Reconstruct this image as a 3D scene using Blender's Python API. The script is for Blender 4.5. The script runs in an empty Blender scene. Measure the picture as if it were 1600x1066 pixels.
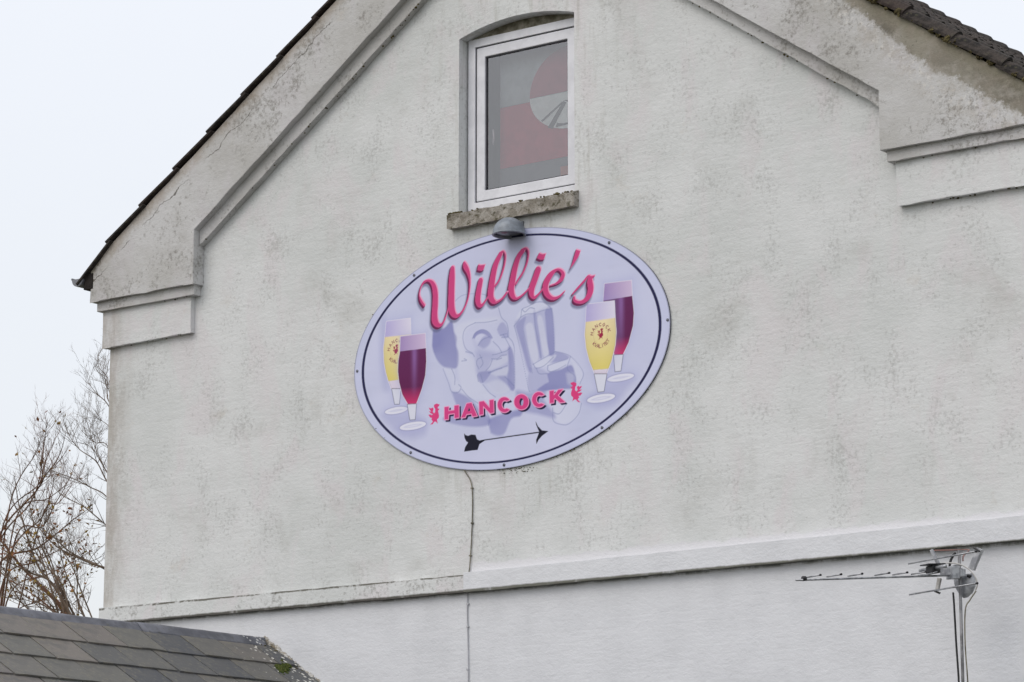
import bpy, bmesh, math, random
import numpy as np
from mathutils import Vector, Matrix

random.seed(7)
sc = bpy.context.scene
C = sc.collection

# ------------------------------------------------------------------ camera
# metres: x runs right along the gable wall, y goes into the house, z is up; the wall face is y = 0
cam_d = bpy.data.cameras.new('camera')
cam_d.sensor_width = 36.0
cam_d.lens = 36.0 * 4800 / 1600
cam_d.clip_start = 0.5
cam_d.clip_end = 2000
cam = bpy.data.objects.new('camera', cam_d)
C.objects.link(cam)
cam.location = (12.811, -17.0, 1.6)
cam.rotation_euler = (math.radians(90 + 11.4017), 0, math.radians(37.162))
sc.camera = cam

# ------------------------------------------------------------------ light: an overcast sky and a very soft sun
SUN_EL, SUN_AZ = math.radians(48), math.radians(200)      # azimuth clockwise from +y
world = bpy.data.worlds.new('World')
sc.world = world
world.use_nodes = True
wn, wl = world.node_tree.nodes, world.node_tree.links
wn.clear()
out = wn.new('ShaderNodeOutputWorld')
sky = wn.new('ShaderNodeTexSky')
sky.sky_type = 'NISHITA'
sky.sun_disc = False
sky.sun_elevation = SUN_EL
sky.sun_rotation = SUN_AZ
sky.dust_density = 4.0
sky.air_density = 1.0
bg1 = wn.new('ShaderNodeBackground')
bg1.inputs['Strength'].default_value = 0.05
wl.new(sky.outputs['Color'], bg1.inputs['Color'])
tc = wn.new('ShaderNodeTexCoord')
sep = wn.new('ShaderNodeSeparateXYZ')
wl.new(tc.outputs['Generated'], sep.inputs[0])
rmp = wn.new('ShaderNodeValToRGB')
rmp.color_ramp.elements[0].position = 0.0
rmp.color_ramp.elements[0].color = (0.668, 0.67, 0.680, 1)
rmp.color_ramp.elements[1].position = 1.0
rmp.color_ramp.elements[1].color = (1.09, 1.10, 1.125, 1)
wl.new(sep.outputs['Z'], rmp.inputs['Fac'])
cn = wn.new('ShaderNodeTexNoise')
cn.inputs['Scale'].default_value = 3.0
cn.inputs['Detail'].default_value = 5.0
wl.new(tc.outputs['Generated'], cn.inputs['Vector'])
cm = wn.new('ShaderNodeMapRange')
cm.inputs['To Min'].default_value = 0.94
cm.inputs['To Max'].default_value = 1.06
wl.new(cn.outputs['Fac'], cm.inputs['Value'])
bg2 = wn.new('ShaderNodeBackground')
wl.new(rmp.outputs['Color'], bg2.inputs['Color'])
wl.new(cm.outputs['Result'], bg2.inputs['Strength'])
ads = wn.new('ShaderNodeAddShader')
wl.new(bg1.outputs[0], ads.inputs[0])
wl.new(bg2.outputs[0], ads.inputs[1])
wl.new(ads.outputs[0], out.inputs['Surface'])

sun_d = bpy.data.lights.new('sun', 'SUN')
sun_d.energy = 0.5
sun_d.angle = math.radians(35)
sun_d.color = (1.0, 0.97, 0.93)
sun = bpy.data.objects.new('sun', sun_d)
C.objects.link(sun)
sd = Vector((math.sin(SUN_AZ) * math.cos(SUN_EL), math.cos(SUN_AZ) * math.cos(SUN_EL), math.sin(SUN_EL)))
sun.rotation_euler = sd.to_track_quat('Z', 'Y').to_euler()

sc.view_settings.view_transform = 'Standard'
sc.view_settings.look = 'None'
sc.view_settings.exposure = 0.0
sc.view_settings.gamma = 1.0
sc.view_settings.use_curve_mapping = False

# ------------------------------------------------------------------ helpers
def lin(c):
    c = c / 255.0
    return c / 12.92 if c <= 0.04045 else ((c + 0.055) / 1.055) ** 2.4

def rgb(r, g, b, k=1.0):
    return (lin(r) * k, lin(g) * k, lin(b) * k, 1.0)

class Mat:
    """small helper for building node materials"""
    def __init__(self, name, rough=0.8, spec=0.3, metal=0.0, color=None):
        self.m = bpy.data.materials.new(name)
        self.m.use_nodes = True
        self.n = self.m.node_tree.nodes
        self.l = self.m.node_tree.links
        self.b = self.n['Principled BSDF']
        self.b.inputs['Roughness'].default_value = rough
        self.b.inputs['Specular IOR Level'].default_value = spec
        self.b.inputs['Metallic'].default_value = metal
        if color is not None:
            self.b.inputs['Base Color'].default_value = color
        self.tc = self.n.new('ShaderNodeTexCoord')
        self.pos = self.tc.outputs['Object']
    def set(self, sock, v):
        if isinstance(v, bpy.types.NodeSocket):
            self.l.new(v, sock)
        elif v is not None:
            sock.default_value = v
    def scale(self, s, src=None):
        n = self.n.new('ShaderNodeVectorMath'); n.operation = 'MULTIPLY'
        self.l.new(src or self.pos, n.inputs[0]); n.inputs[1].default_value = s
        return n.outputs[0]
    def noise(self, sc_, det=4.0, rough=0.55, src=None, dist=0.0, color=False):
        n = self.n.new('ShaderNodeTexNoise')
        n.inputs['Scale'].default_value = sc_; n.inputs['Detail'].default_value = det
        n.inputs['Roughness'].default_value = rough; n.inputs['Distortion'].default_value = dist
        self.l.new(src or self.pos, n.inputs['Vector'])
        return n.outputs['Color' if color else 'Fac']
    def math(self, op, a, b=None, clamp=False):
        n = self.n.new('ShaderNodeMath'); n.operation = op; n.use_clamp = clamp
        self.set(n.inputs[0], a)
        if b is not None: self.set(n.inputs[1], b)
        return n.outputs[0]
    def ramp(self, v, a, b, c=0.0, d=1.0, smooth=True):
        n = self.n.new('ShaderNodeMapRange')
        if smooth: n.interpolation_type = 'SMOOTHSTEP'
        self.set(n.inputs['Value'], v)
        n.inputs['From Min'].default_value = a; n.inputs['From Max'].default_value = b
        n.inputs['To Min'].default_value = c; n.inputs['To Max'].default_value = d
        return n.outputs['Result']
    def mix(self, f, a, b):
        n = self.n.new('ShaderNodeMix'); n.data_type = 'RGBA'
        self.set(n.inputs['Factor'], f); self.set(n.inputs['A'], a); self.set(n.inputs['B'], b)
        return n.outputs['Result']
    def xyz(self):
        n = self.n.new('ShaderNodeSeparateXYZ'); self.l.new(self.pos, n.inputs[0])
        return n.outputs
    def rand(self):
        n = self.n.new('ShaderNodeObjectInfo'); return n.outputs['Random']
    def bump(self, h, dist, strength=1.0, prev=None):
        n = self.n.new('ShaderNodeBump')
        n.inputs['Distance'].default_value = dist; n.inputs['Strength'].default_value = strength
        self.l.new(h, n.inputs['Height'])
        if prev is not None: self.l.new(prev, n.inputs['Normal'])
        self.l.new(n.outputs[0], self.b.inputs['Normal'])
        return n.outputs[0]
    def color(self, c):
        self.set(self.b.inputs['Base Color'], c)

def link(name, me, mat, parent=None, label=None):
    o = bpy.data.objects.new(name, me)
    C.objects.link(o)
    if mat is not None:
        me.materials.append(mat.m if isinstance(mat, Mat) else mat)
    if parent is not None:
        o.parent = parent
        p = parent
        loc = Vector((0, 0, 0))
        while p is not None:                 # meshes are written in world metres
            loc += p.location
            p = p.parent
        o.location = -loc
    if label:
        o['label'] = label
    return o

def thing(name, label, cat, loc=(0, 0, 0), group=None):
    o = bpy.data.objects.new(name, None)
    C.objects.link(o)
    o.location = loc
    o.empty_display_size = 0.2
    o['label'] = label
    o['category'] = cat
    if group: o['group'] = group
    return o

def mesh_of(name, verts, faces, smooth=False):
    me = bpy.data.meshes.new(name)
    me.from_pydata([tuple(v) for v in verts], [], faces)
    me.update()
    if smooth:
        me.polygons.foreach_set('use_smooth', [True] * len(me.polygons))
    return me

def bm_mesh(name, bm, smooth=False, bevel=0.0):
    if bevel > 0:
        bmesh.ops.bevel(bm, geom=[e for e in bm.edges], offset=bevel, segments=2, affect='EDGES', profile=0.6)
    bmesh.ops.recalc_face_normals(bm, faces=bm.faces)
    me = bpy.data.meshes.new(name)
    bm.to_mesh(me)
    bm.free()
    if smooth:
        me.polygons.foreach_set('use_smooth', [True] * len(me.polygons))
    return me

def wobble(pts, step, amp, closed=True, seed=0):
    """resample a 2-D outline every `step` and shake it a little: hand-made render edges"""
    rnd = random.Random(seed)
    res = []
    n = len(pts)
    for i in range(n if closed else n - 1):
        a, b = Vector(pts[i]), Vector(pts[(i + 1) % n])
        d = (b - a).length
        k = max(1, int(d / step))
        nrm = Vector((-(b - a).y, (b - a).x)).normalized() if d > 0 else Vector((0, 0))
        for j in range(k):
            t = j / k
            p = a.lerp(b, t)
            if j > 0:
                p = p + nrm * rnd.uniform(-amp, amp)
            res.append((p.x, p.y))
    if not closed: res.append(tuple(pts[-1]))
    return res

def fill_faces(bm, loops_v):
    edges = []
    for vs in loops_v:
        for i in range(len(vs)):
            edges.append(bm.edges.new((vs[i], vs[(i + 1) % len(vs)])))
    r = bmesh.ops.triangle_fill(bm, use_beauty=True, use_dissolve=False, edges=edges)
    return [g for g in r['geom'] if isinstance(g, bmesh.types.BMFace)]

def slab(name, outline, yf, yb, mat, parent, hole=None, step=0.12, amp=0.004, seed=1, bevel=0.006, label=None, smooth=False):
    """upright plate: outline in (x, z), front at yf (towards the street), back at yb"""
    o2 = wobble(outline, step, amp, True, seed)
    loops = [o2] + ([wobble(hole, step, amp * .7, True, seed + 5)] if hole else [])
    bm = bmesh.new()
    f_l = [[bm.verts.new((x, yf, z)) for x, z in lp] for lp in loops]
    b_l = [[bm.verts.new((x, yb, z)) for x, z in lp] for lp in loops]
    fill_faces(bm, f_l)
    fill_faces(bm, b_l)
    rim = []
    for fl, bl in zip(f_l, b_l):
        for i in range(len(fl)):
            j = (i + 1) % len(fl)
            bm.faces.new((fl[i], fl[j], bl[j], bl[i]))
            rim.append((fl[i], fl[j]))
    if bevel:
        es = [bm.edges.get(p) for p in rim]
        bmesh.ops.bevel(bm, geom=[e for e in es if e], offset=bevel, segments=2, affect='EDGES', profile=0.5, clamp_overlap=True)
    return link(name, bm_mesh(name, bm), mat, parent, label)

def add_box(bm, lo, hi, mtx=None):
    vs = []
    for x in (lo[0], hi[0]):
        for y in (lo[1], hi[1]):
            for z in (lo[2], hi[2]):
                v = Vector((x, y, z))
                vs.append(bm.verts.new(mtx @ v if mtx else v))
    for f in ((0, 1, 3, 2), (4, 6, 7, 5), (0, 4, 5, 1), (2, 3, 7, 6), (0, 2, 6, 4), (1, 5, 7, 3)):
        bm.faces.new([vs[i] for i in f])

def box(name, lo, hi, mat, parent, bevel=0.003, mtx=None, label=None):
    bm = bmesh.new()
    add_box(bm, lo, hi, mtx)
    return link(name, bm_mesh(name, bm, bevel=bevel), mat, parent, label)

def tube_data(path, radii, sides, V, F):
    """append a tapered tube along path to vertex/face lists"""
    n = len(path)
    base = len(V)
    up = Vector((0.13, 0.31, 0.94))
    for i in range(n):
        a = path[max(0, i - 1)]; b = path[min(n - 1, i + 1)]
        d = (Vector(b) - Vector(a))
        if d.length < 1e-9: d = Vector((0, 0, 1))
        d.normalize()
        s = d.cross(up)
        if s.length < 1e-3: s = d.cross(Vector((1, 0, 0)))
        s.normalize(); t = d.cross(s)
        r = radii[i] if isinstance(radii, (list, tuple)) else radii
        for k in range(sides):
            an = 2 * math.pi * k / sides
            V.append(Vector(path[i]) + (s * math.cos(an) + t * math.sin(an)) * r)
    for i in range(n - 1):
        for k in range(sides):
            k2 = (k + 1) % sides
            F.append((base + i * sides + k, base + i * sides + k2, base + (i + 1) * sides + k2, base + (i + 1) * sides + k))
    F.append(tuple(base + k for k in range(sides))[::-1])
    F.append(tuple(base + (n - 1) * sides + k for k in range(sides)))

def tube(name, path, r, mat, parent, sides=10, label=None, smooth=True):
    V, F = [], []
    tube_data(path, r, sides, V, F)
    return link(name, mesh_of(name, V, F, smooth), mat, parent, label)

def catmull(P, k=10):
    P = [np.array(p, float) for p in P]
    Q = [2 * P[0] - P[1]] + P + [2 * P[-1] - P[-2]]
    o = []
    for i in range(1, len(Q) - 2):
        p0, p1, p2, p3 = Q[i - 1:i + 3]
        for j in range(k):
            t = j / k
            o.append(.5 * ((2 * p1) + (-p0 + p2) * t + (2 * p0 - 5 * p1 + 4 * p2 - p3) * t * t + (-p0 + 3 * p1 - 3 * p2 + p3) * t ** 3))
    o.append(P[-1])
    return o

# ------------------------------------------------------------------ roof geometry shared by everything
CX = -0.02                                   # middle of the gable
SLOPE = 0.680
PITCH = math.atan(SLOPE)
APEX = 9.850
def roof_z(x, y=0.0):
    return APEX - SLOPE * abs(x - CX) - SAG * max(0.0, y)
SAG = 0.0125
HALF = 4.025
DEPTH = 7.2

# ------------------------------------------------------------------ materials
def white_render(name, kind, ledge=False):
    m = Mat(name, rough=0.82, spec=0.25)
    X = m.xyz()
    big = m.noise(0.9, 5, 0.6)
    med = m.noise(3.2, 6, 0.62, src=m.scale((1.0, 1.0, 0.8)))
    med2 = m.noise(2.1, 5, 0.6, src=m.scale((1.3, 1.0, 0.7)), dist=0.6)
    fine = m.noise(38, 5, 0.7)
    streak = m.noise(5.0, 5, 0.6, src=m.scale((0.6, 0.6, 2.0)), dist=.8)
    if kind == 'fresh':
        c = m.mix(m.ramp(med, .38, .68), rgb(219, 221, 225), rgb(212, 214, 218))
        c = m.mix(m.ramp(fine, .66, .76, 0, .25), c, rgb(150, 148, 145))
    else:
        if kind in ('wall', 'ledge_old'):
            a, b, cc, d = rgb(216, 218, 218), rgb(205, 208, 207), rgb(213, 209, 211), rgb(156, 156, 153)
        else:
            a, b, cc, d = rgb(200, 200, 200), rgb(182, 181, 178), rgb(195, 192, 194), rgb(136, 133, 128)
        c = m.mix(m.ramp(big, .40, .62), a, b)
        c = m.mix(m.ramp(med2, .48, .66, 0, .7), c, cc)
        cloud = m.ramp(m.noise(1.5, 7, .66, dist=.4), .52, .74, 0, .5 if kind != 'frieze' else .65)
        c = m.mix(cloud, c, rgb(180, 180, 176) if kind == 'wall' else rgb(158, 156, 152))
        brown = m.ramp(m.noise(2.6, 6, .68, src=m.scale((1, 1, 1.2))), .60, .74, 0, .4)
        c = m.mix(brown, c, rgb(192, 184, 174))
        c = m.mix(m.ramp(streak, .45, .7, 0, .35), c, a)
        # grime that settles in blotches, dissolving into specks
        sp = m.math('ADD', m.math('MULTIPLY', fine, 0.75), m.math('MULTIPLY', med, 0.55))
        c = m.mix(m.ramp(sp, .66, .84, 0, .5 if kind == 'wall' else .85), c, d)
        # lichen freckles
        v = m.n.new('ShaderNodeTexVoronoi'); v.inputs['Scale'].default_value = 21 if kind == 'wall' else 26
        v.inputs['Randomness'].default_value = 1
        m.l.new(m.pos, v.inputs['Vector'])
        dens = m.noise(1.6, 3, .6, src=m.scale((1, 1, 1)))
        rad = m.ramp(dens, .42, .70, 0.02, 0.17 if kind == 'wall' else .22, smooth=False)
        spot = m.ramp(m.math('SUBTRACT', rad, v.outputs['Distance']), 0.0, 0.06, 0, .24)
        c = m.mix(spot, c, rgb(112, 112, 106))
    if kind == 'wall':
        lft = m.math('MULTIPLY', m.ramp(X[0], -3.72, -4.05), m.ramp(m.noise(4, 6, .7, src=m.scale((1.6, 1, .5))), .36, .62, .15, .8))
        c = m.mix(lft, c, rgb(166, 160, 152))
        # the freshly painted strip just above the string course, right of the cable
        edge = m.math('ADD', m.math('MULTIPLY', m.math('SUBTRACT', m.noise(4.5, 4, .65, src=m.scale((1, 1, .2))), .5), .14), 4.345)
        strip = m.math('MULTIPLY', m.ramp(m.math('SUBTRACT', edge, X[2]), -.008, .012), m.ramp(X[0], -.47, -.45))
        c = m.mix(strip, c, rgb(214, 214, 217))
        # below the string course everything is fresh paint
        c = m.mix(m.ramp(X[2], 4.17, 4.16), c, m.mix(m.ramp(med, .38, .68), rgb(219, 221, 225), rgb(212, 214, 218)))
        # darker olive tone just below the ledge, broken up by noise
        dark_band = m.math('MULTIPLY', m.ramp(X[2], 4.118, 4.142), m.ramp(m.noise(7, 5, .7, src=m.scale((1, 1, .3))), .36, .60))
        dark_band = m.math('MULTIPLY', dark_band, m.ramp(X[2], 4.2, 4.17))
        c = m.mix(m.math('MULTIPLY', dark_band, .7), c, rgb(84, 86, 72))
        # damp run below the sign and below the sill
        run = m.noise(16, 4, .6, src=m.scale((1, 1, .12)))
        zone = m.math('MULTIPLY', m.ramp(X[2], 4.5, 5.05), m.math('MULTIPLY', m.ramp(X[0], -1.0, -.2), m.ramp(X[0], 1.1, .3)))
        c = m.mix(m.math('MULTIPLY', m.math('MULTIPLY', zone, m.ramp(run, .5, .7)), .4), c, rgb(150, 146, 132))
    if kind == 'frieze':
        d = m.math('SUBTRACT', m.math('SUBTRACT', APEX, m.math('MULTIPLY', m.math('ABSOLUTE', m.math('SUBTRACT', X[0], CX)), SLOPE)), X[2])
        jag = m.math('ADD', m.math('MULTIPLY', m.math('SUBTRACT', m.noise(5, 6, .7), .5), .22), m.math('MULTIPLY', m.math('SUBTRACT', m.noise(30, 3, .7), .5), .10))
        # right: bare cement where the paint has come off, widening down the slope
        wr = m.ramp(X[0], 2.35, 3.35, -.02, .24, smooth=False)
        wl_ = m.ramp(X[0], -3.95, -4.25, -.06, .30, smooth=False)
        wid = m.math('MAXIMUM', wr, wl_)
        soft = m.math('MULTIPLY', m.math('SUBTRACT', m.noise(17, 6, .8), .5), .16)
        bare = m.ramp(m.math('SUBTRACT', m.math('ADD', m.math('ADD', wid, jag), soft), d), -.030, .026)
        cem = m.mix(m.ramp(m.noise(4, 5, .6), .35, .65), rgb(148, 144, 132), rgb(104, 100, 90))
        cem = m.mix(m.ramp(m.noise(4.2, 7, .7), .46, .60, 0, .75), cem, rgb(160, 156, 148))
        cem = m.mix(m.ramp(m.noise(45, 3, .7), .58, .72, 0, .4), cem, rgb(70, 66, 52))
        # left: brownish weathering under the slates
        left = m.ramp(m.math('SUBTRACT', m.math('ADD', .13, jag), d), -.06, .10, 0, .75)
        c = m.mix(m.math('MULTIPLY', left, m.ramp(X[0], 1.8, 1.0)), c, rgb(158, 146, 132))
        # bright chips of old paint along the torn edge
        chips = m.math('MULTIPLY', m.ramp(m.math('ABSOLUTE', m.math('SUBTRACT', m.math('ADD', m.math('ADD', wid, .10), jag), d)), .13, .02), m.ramp(m.noise(26, 6, .8), .52, .60))
        chips = m.math('MULTIPLY', chips, m.ramp(X[0], 1.4, 2.6))
        c = m.mix(m.math('MULTIPLY', chips, .55), c, rgb(218, 215, 209))
        pits = m.math('MULTIPLY', m.ramp(m.noise(34, 4, .75), .60, .66), m.ramp(m.math('SUBTRACT', m.math('ADD', wid, .30), d), 0, .12))
        pits = m.math('MULTIPLY', pits, m.ramp(X[0], 1.4, 2.6))
        c = m.mix(m.math('MULTIPLY', pits, .6), c, rgb(118, 110, 96))
        cem = m.mix(m.ramp(d, .16, .02, 0, .4), cem, rgb(112, 106, 78))
        c = m.mix(bare, c, cem)
        halo = m.math('MULTIPLY', m.ramp(m.math('SUBTRACT', m.math('ADD', m.math('ADD', wid, jag), .30), d), -.1, .25), m.ramp(X[0], 1.6, 2.8))
        c = m.mix(m.math('MULTIPLY', m.math('MULTIPLY', halo, m.ramp(m.noise(8, 7, .75), .44, .62)), .45), c, rgb(160, 152, 140))
        # hairline cracks that follow the rake on the left
        ln = m.math('ADD', m.math('MULTIPLY', m.math('SUBTRACT', m.noise(3.0, 5, .6), .5), .30), .20)
        ck = m.ramp(m.math('ABSOLUTE', m.math('SUBTRACT', d, ln)), .006, .002)
        ck = m.math('MULTIPLY', m.math('MULTIPLY', ck, m.ramp(m.noise(1.9, 2, .5), .49, .54)), m.ramp(X[0], 0, -.5))
        c = m.mix(m.math('MULTIPLY', ck, .8), c, rgb(74, 68, 58))
    if kind == 'ledge_old':
        gl = m.math('ADD', m.math('MULTIPLY', m.math('SUBTRACT', m.noise(9, 5, .7, src=m.scale((1, 1, .3))), .5), .022), 4.262)
        gr = m.math('MULTIPLY', m.ramp(m.math('ABSOLUTE', m.math('SUBTRACT', X[2], gl)), .012, .003), m.ramp(m.noise(5, 5, .7), .40, .52))
        c = m.mix(m.math('MULTIPLY', gr, .85), c, rgb(80, 76, 62))
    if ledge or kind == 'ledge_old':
        # ledge colour turns dark brown or olive towards its bottom edge, unevenly
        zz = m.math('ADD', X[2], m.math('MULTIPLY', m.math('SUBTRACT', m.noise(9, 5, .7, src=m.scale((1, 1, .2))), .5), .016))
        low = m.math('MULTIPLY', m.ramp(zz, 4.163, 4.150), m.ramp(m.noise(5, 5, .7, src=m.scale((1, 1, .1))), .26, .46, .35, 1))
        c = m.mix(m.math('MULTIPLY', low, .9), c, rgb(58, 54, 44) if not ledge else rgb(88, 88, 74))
    m.color(c)
    # courses of the brickwork telegraphing through the paint, trowel marks, grit
    br = m.n.new('ShaderNodeTexBrick')
    br.inputs['Scale'].default_value = 1.0
    br.inputs['Brick Width'].default_value = 0.24
    br.inputs['Row Height'].default_value = 0.075
    br.inputs['Mortar Size'].default_value = 0.012
    br.inputs['Mortar Smooth'].default_value = 1.0
    cmb = m.n.new('ShaderNodeCombineXYZ')
    wob = m.noise(5, 3, .5)
    m.l.new(X[0], cmb.inputs[0])
    m.l.new(m.math('ADD', X[2], m.math('MULTIPLY', wob, .03)), cmb.inputs[1])
    m.l.new(cmb.outputs[0], br.inputs['Vector'])
    h = m.math('MULTIPLY', br.outputs['Fac'], -.055 if kind == 'wall' else -.02)
    lump = m.noise(7, 5, .6, src=m.scale((.5, .5, 1.35)))
    h = m.math('ADD', h, m.math('MULTIPLY', lump, 1.0))
    h = m.math('ADD', h, m.math('MULTIPLY', m.noise(30, 4, .65, src=m.scale((.8, .8, 1.1))), .9))
    h = m.math('ADD', h, m.math('MULTIPLY', m.noise(110, 3, .7), .35))
    m.bump(h, 0.010, .45)
    return m

M_WALL = white_render('white_wall_render', 'wall')
M_FRIEZE = white_render('weathered_frieze_render', 'frieze')
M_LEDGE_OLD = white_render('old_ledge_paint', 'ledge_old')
M_FRESH = white_render('fresh_white_paint', 'fresh')
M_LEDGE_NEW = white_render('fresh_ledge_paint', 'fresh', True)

M_SOFFIT = Mat('dark_mottled_render', 0.9, .2)  # dark mottled tone for the infill over the window frame
M_SOFFIT.color(M_SOFFIT.mix(M_SOFFIT.ramp(M_SOFFIT.noise(9, 6, .7), .35, .65), rgb(150, 146, 134), rgb(96, 92, 78)))
M_SOFFIT.bump(M_SOFFIT.noise(50, 4, .7), .006, .6)

def simple(name, c1, c2, sc_, rough=.6, spec=.4, metal=0., bump=0., lo=.4, hi=.62, bsc=None):
    m = Mat(name, rough, spec, metal)
    m.color(m.mix(m.ramp(m.noise(sc_, 5, .65), lo, hi), c1, c2))
    if bump: m.bump(m.noise(bsc or sc_ * 4, 4, .65), bump, .7)
    return m

M_UPVC = simple('white_plastic_frame', rgb(224, 225, 231), rgb(212, 213, 219), 6, .35, .5)
M_GASKET = simple('grey_rubber_gasket', rgb(84, 84, 90), rgb(66, 66, 72), 9, .6)
M_SILL = Mat('mossy_stone_sill', .9, .2)
c = M_SILL.mix(M_SILL.ramp(M_SILL.noise(9, 6, .7), .38, .6), rgb(178, 173, 166), rgb(140, 134, 124))
c = M_SILL.mix(M_SILL.ramp(M_SILL.noise(14, 6, .75, src=M_SILL.scale((1.0, 1, 1.5))), .52, .62, 0, .85), c, rgb(84, 80, 60))
c = M_SILL.mix(M_SILL.ramp(M_SILL.noise(60, 4, .7), .60, .68, 0, .6), c, rgb(50, 48, 38))
M_SILL.color(c)
M_SILL.bump(M_SILL.noise(28, 6, .75), .016, .9)

M_ROOF_TILE = Mat('mossy_dark_pantile', .9, .2)
c = M_ROOF_TILE.mix(M_ROOF_TILE.ramp(M_ROOF_TILE.noise(16, 6, .7), .35, .65), rgb(74, 68, 64), rgb(38, 37, 36))
c = M_ROOF_TILE.mix(M_ROOF_TILE.ramp(M_ROOF_TILE.rand(), .0, 1, 0, .35), c, rgb(64, 50, 46))
c = M_ROOF_TILE.mix(M_ROOF_TILE.ramp(M_ROOF_TILE.noise(26, 6, .75), .58, .68, 0, .7), c, rgb(84, 82, 62))
M_ROOF_TILE.color(c)
M_ROOF_TILE.bump(M_ROOF_TILE.noise(70, 5, .7), .008, .9)

M_ZINC = simple('grey_zinc_gutter', rgb(128, 130, 136), rgb(104, 106, 112), 10, .55, .4, .3)
M_DARKWOOD = simple('dark_eaves_board', rgb(46, 42, 40), rgb(28, 27, 27), 12, .9, .2, bump=.004)

def slate_mat():
    m = Mat('grey_slate', .62, .4)
    r = m.rand()
    c = m.mix(m.ramp(r, 0, 1), rgb(76, 78, 82), rgb(102, 101, 96))
    c = m.mix(m.ramp(m.math('FRACT', m.math('MULTIPLY', r, 7.3)), .55, 1, 0, .6), c, rgb(124, 116, 110))
    c = m.mix(m.ramp(m.noise(7, 6, .65), .42, .66, 0, .65), c, rgb(88, 88, 86))
    c = m.mix(m.ramp(m.noise(3.1, 6, .7, dist=.5), .50, .64, 0, .5), c, rgb(118, 112, 100))
    c = m.mix(m.ramp(m.noise(19, 6, .7), .53, .64, 0, .6), c, rgb(126, 122, 106))
    c = m.mix(m.ramp(m.noise(60, 4, .75), .64, .72, 0, .5), c, rgb(64, 68, 58))
    # dabs of lime paint dropped near the wall
    X = m.xyz()
    v = m.n.new('ShaderNodeTexVoronoi'); v.inputs['Scale'].default_value = 24
    g = m.n.new('ShaderNodeNewGeometry')
    m.l.new(g.outputs['Position'], v.inputs['Vector'])
    s2 = m.n.new('ShaderNodeSeparateXYZ'); m.l.new(g.outputs['Position'], s2.inputs[0])
    near = m.ramp(s2.outputs[1], -.70, -.02, .05, .42, smooth=False)
    keep = m.ramp(v.outputs['Color'], .42, .5)
    dab = m.ramp(m.math('SUBTRACT', near, v.outputs['Distance']), 0, .03)
    c = m.mix(m.math('MULTIPLY', dab, keep), c, rgb(206, 204, 196))
    m.color(c)
    m.bump(m.noise(22, 6, .7), .006, .6)
    return m
M_SLATE = slate_mat()
M_RIDGE = Mat('grey_lead_ridge', .5, .4, .15)
c = M_RIDGE.mix(M_RIDGE.ramp(M_RIDGE.noise(5, 5, .6), .38, .64), rgb(116, 118, 126), rgb(86, 88, 96))
c = M_RIDGE.mix(M_RIDGE.ramp(M_RIDGE.noise(30, 5, .75), .56, .66, 0, .6), c, rgb(84, 84, 74))
_v = M_RIDGE.n.new('ShaderNodeTexVoronoi'); _v.inputs['Scale'].default_value = 30
M_RIDGE.l.new(M_RIDGE.pos, _v.inputs['Vector'])
_near = M_RIDGE.ramp(M_RIDGE.xyz()[1], -.75, -.02, .0, .45, smooth=False)
_dab = M_RIDGE.ramp(M_RIDGE.math('SUBTRACT', _near, _v.outputs['Distance']), 0, .04)
c = M_RIDGE.mix(M_RIDGE.math('MULTIPLY', _dab, M_RIDGE.ramp(_v.outputs['Color'], .4, .55)), c, rgb(200, 200, 196))
M_RIDGE.color(c)
M_RIDGE.bump(M_RIDGE.noise(24, 5, .7), .006, .6)
M_FILLET = Mat('crumbling_lime_fillet', .95, .1)
c = M_FILLET.mix(M_FILLET.ramp(M_FILLET.noise(24, 6, .75), .42, .58), rgb(208, 206, 201), rgb(150, 140, 122))
c = M_FILLET.mix(M_FILLET.ramp(M_FILLET.noise(50, 4, .7), .58, .66, 0, .7), c, rgb(70, 66, 54))
M_FILLET.color(c)
M_FILLET.bump(M_FILLET.noise(40, 5, .75), .02, 1)
M_MOSS = simple('green_moss', rgb(62, 76, 36), rgb(88, 92, 50), 40, .95, .1, bump=.01)
M_DRYMOSS = simple('dry_brown_moss', rgb(104, 96, 66), rgb(66, 60, 44), 40, .95, .1, bump=.01)

M_ALU = simple('dull_aluminium', rgb(170, 172, 176), rgb(124, 126, 130), 14, .36, .5, .6)
M_PLATE = simple('grey_cast_bracket', rgb(184, 186, 190), rgb(140, 142, 148), 16, .4, .5, .25)
M_MAST = simple('weathered_mast_pipe', rgb(142, 142, 144), rgb(104, 104, 106), 14, .5, .4, .3)
M_BLACKPL = simple('black_plastic', rgb(26, 26, 30), rgb(38, 38, 42), 16, .45)
M_WHITEPL = simple('white_cable_jacket', rgb(200, 198, 196), rgb(176, 174, 170), 10, .5)
M_REDPL = simple('faded_red_cable', rgb(150, 112, 106), rgb(120, 92, 88), 10, .6)
M_CABLE = simple('grimy_cable', rgb(138, 134, 120), rgb(92, 88, 76), 8, .7)
M_PAINTED = simple('painted_cable', rgb(190, 191, 196), rgb(166, 167, 172), 8, .7)
M_LAMP = simple('grey_lamp_shell', rgb(132, 140, 150), rgb(112, 118, 126), 12, .4, .5)
M_LAMPIN = simple('dark_lamp_glass', rgb(44, 46, 44), rgb(28, 28, 28), 10, .25)
M_SCREW = simple('grey_screw_head', rgb(110, 112, 124), rgb(84, 86, 96), 30, .4, .5, .6)
M_SIGNEDGE = simple('sign_board_edge', rgb(86, 86, 98), rgb(60, 60, 66), 12, .6)
M_ROOM = simple('pale_room_wall', rgb(172, 177, 182), rgb(160, 165, 170), 3, .9)
M_BARK = simple('grey_brown_bark', rgb(104, 92, 80), rgb(70, 64, 58), 6, .95, .1, bump=.01, bsc=40)
M_BARKG = simple('olive_bark', rgb(98, 92, 68), rgb(66, 62, 54), 6, .95, .1, bump=.01, bsc=40)
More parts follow.
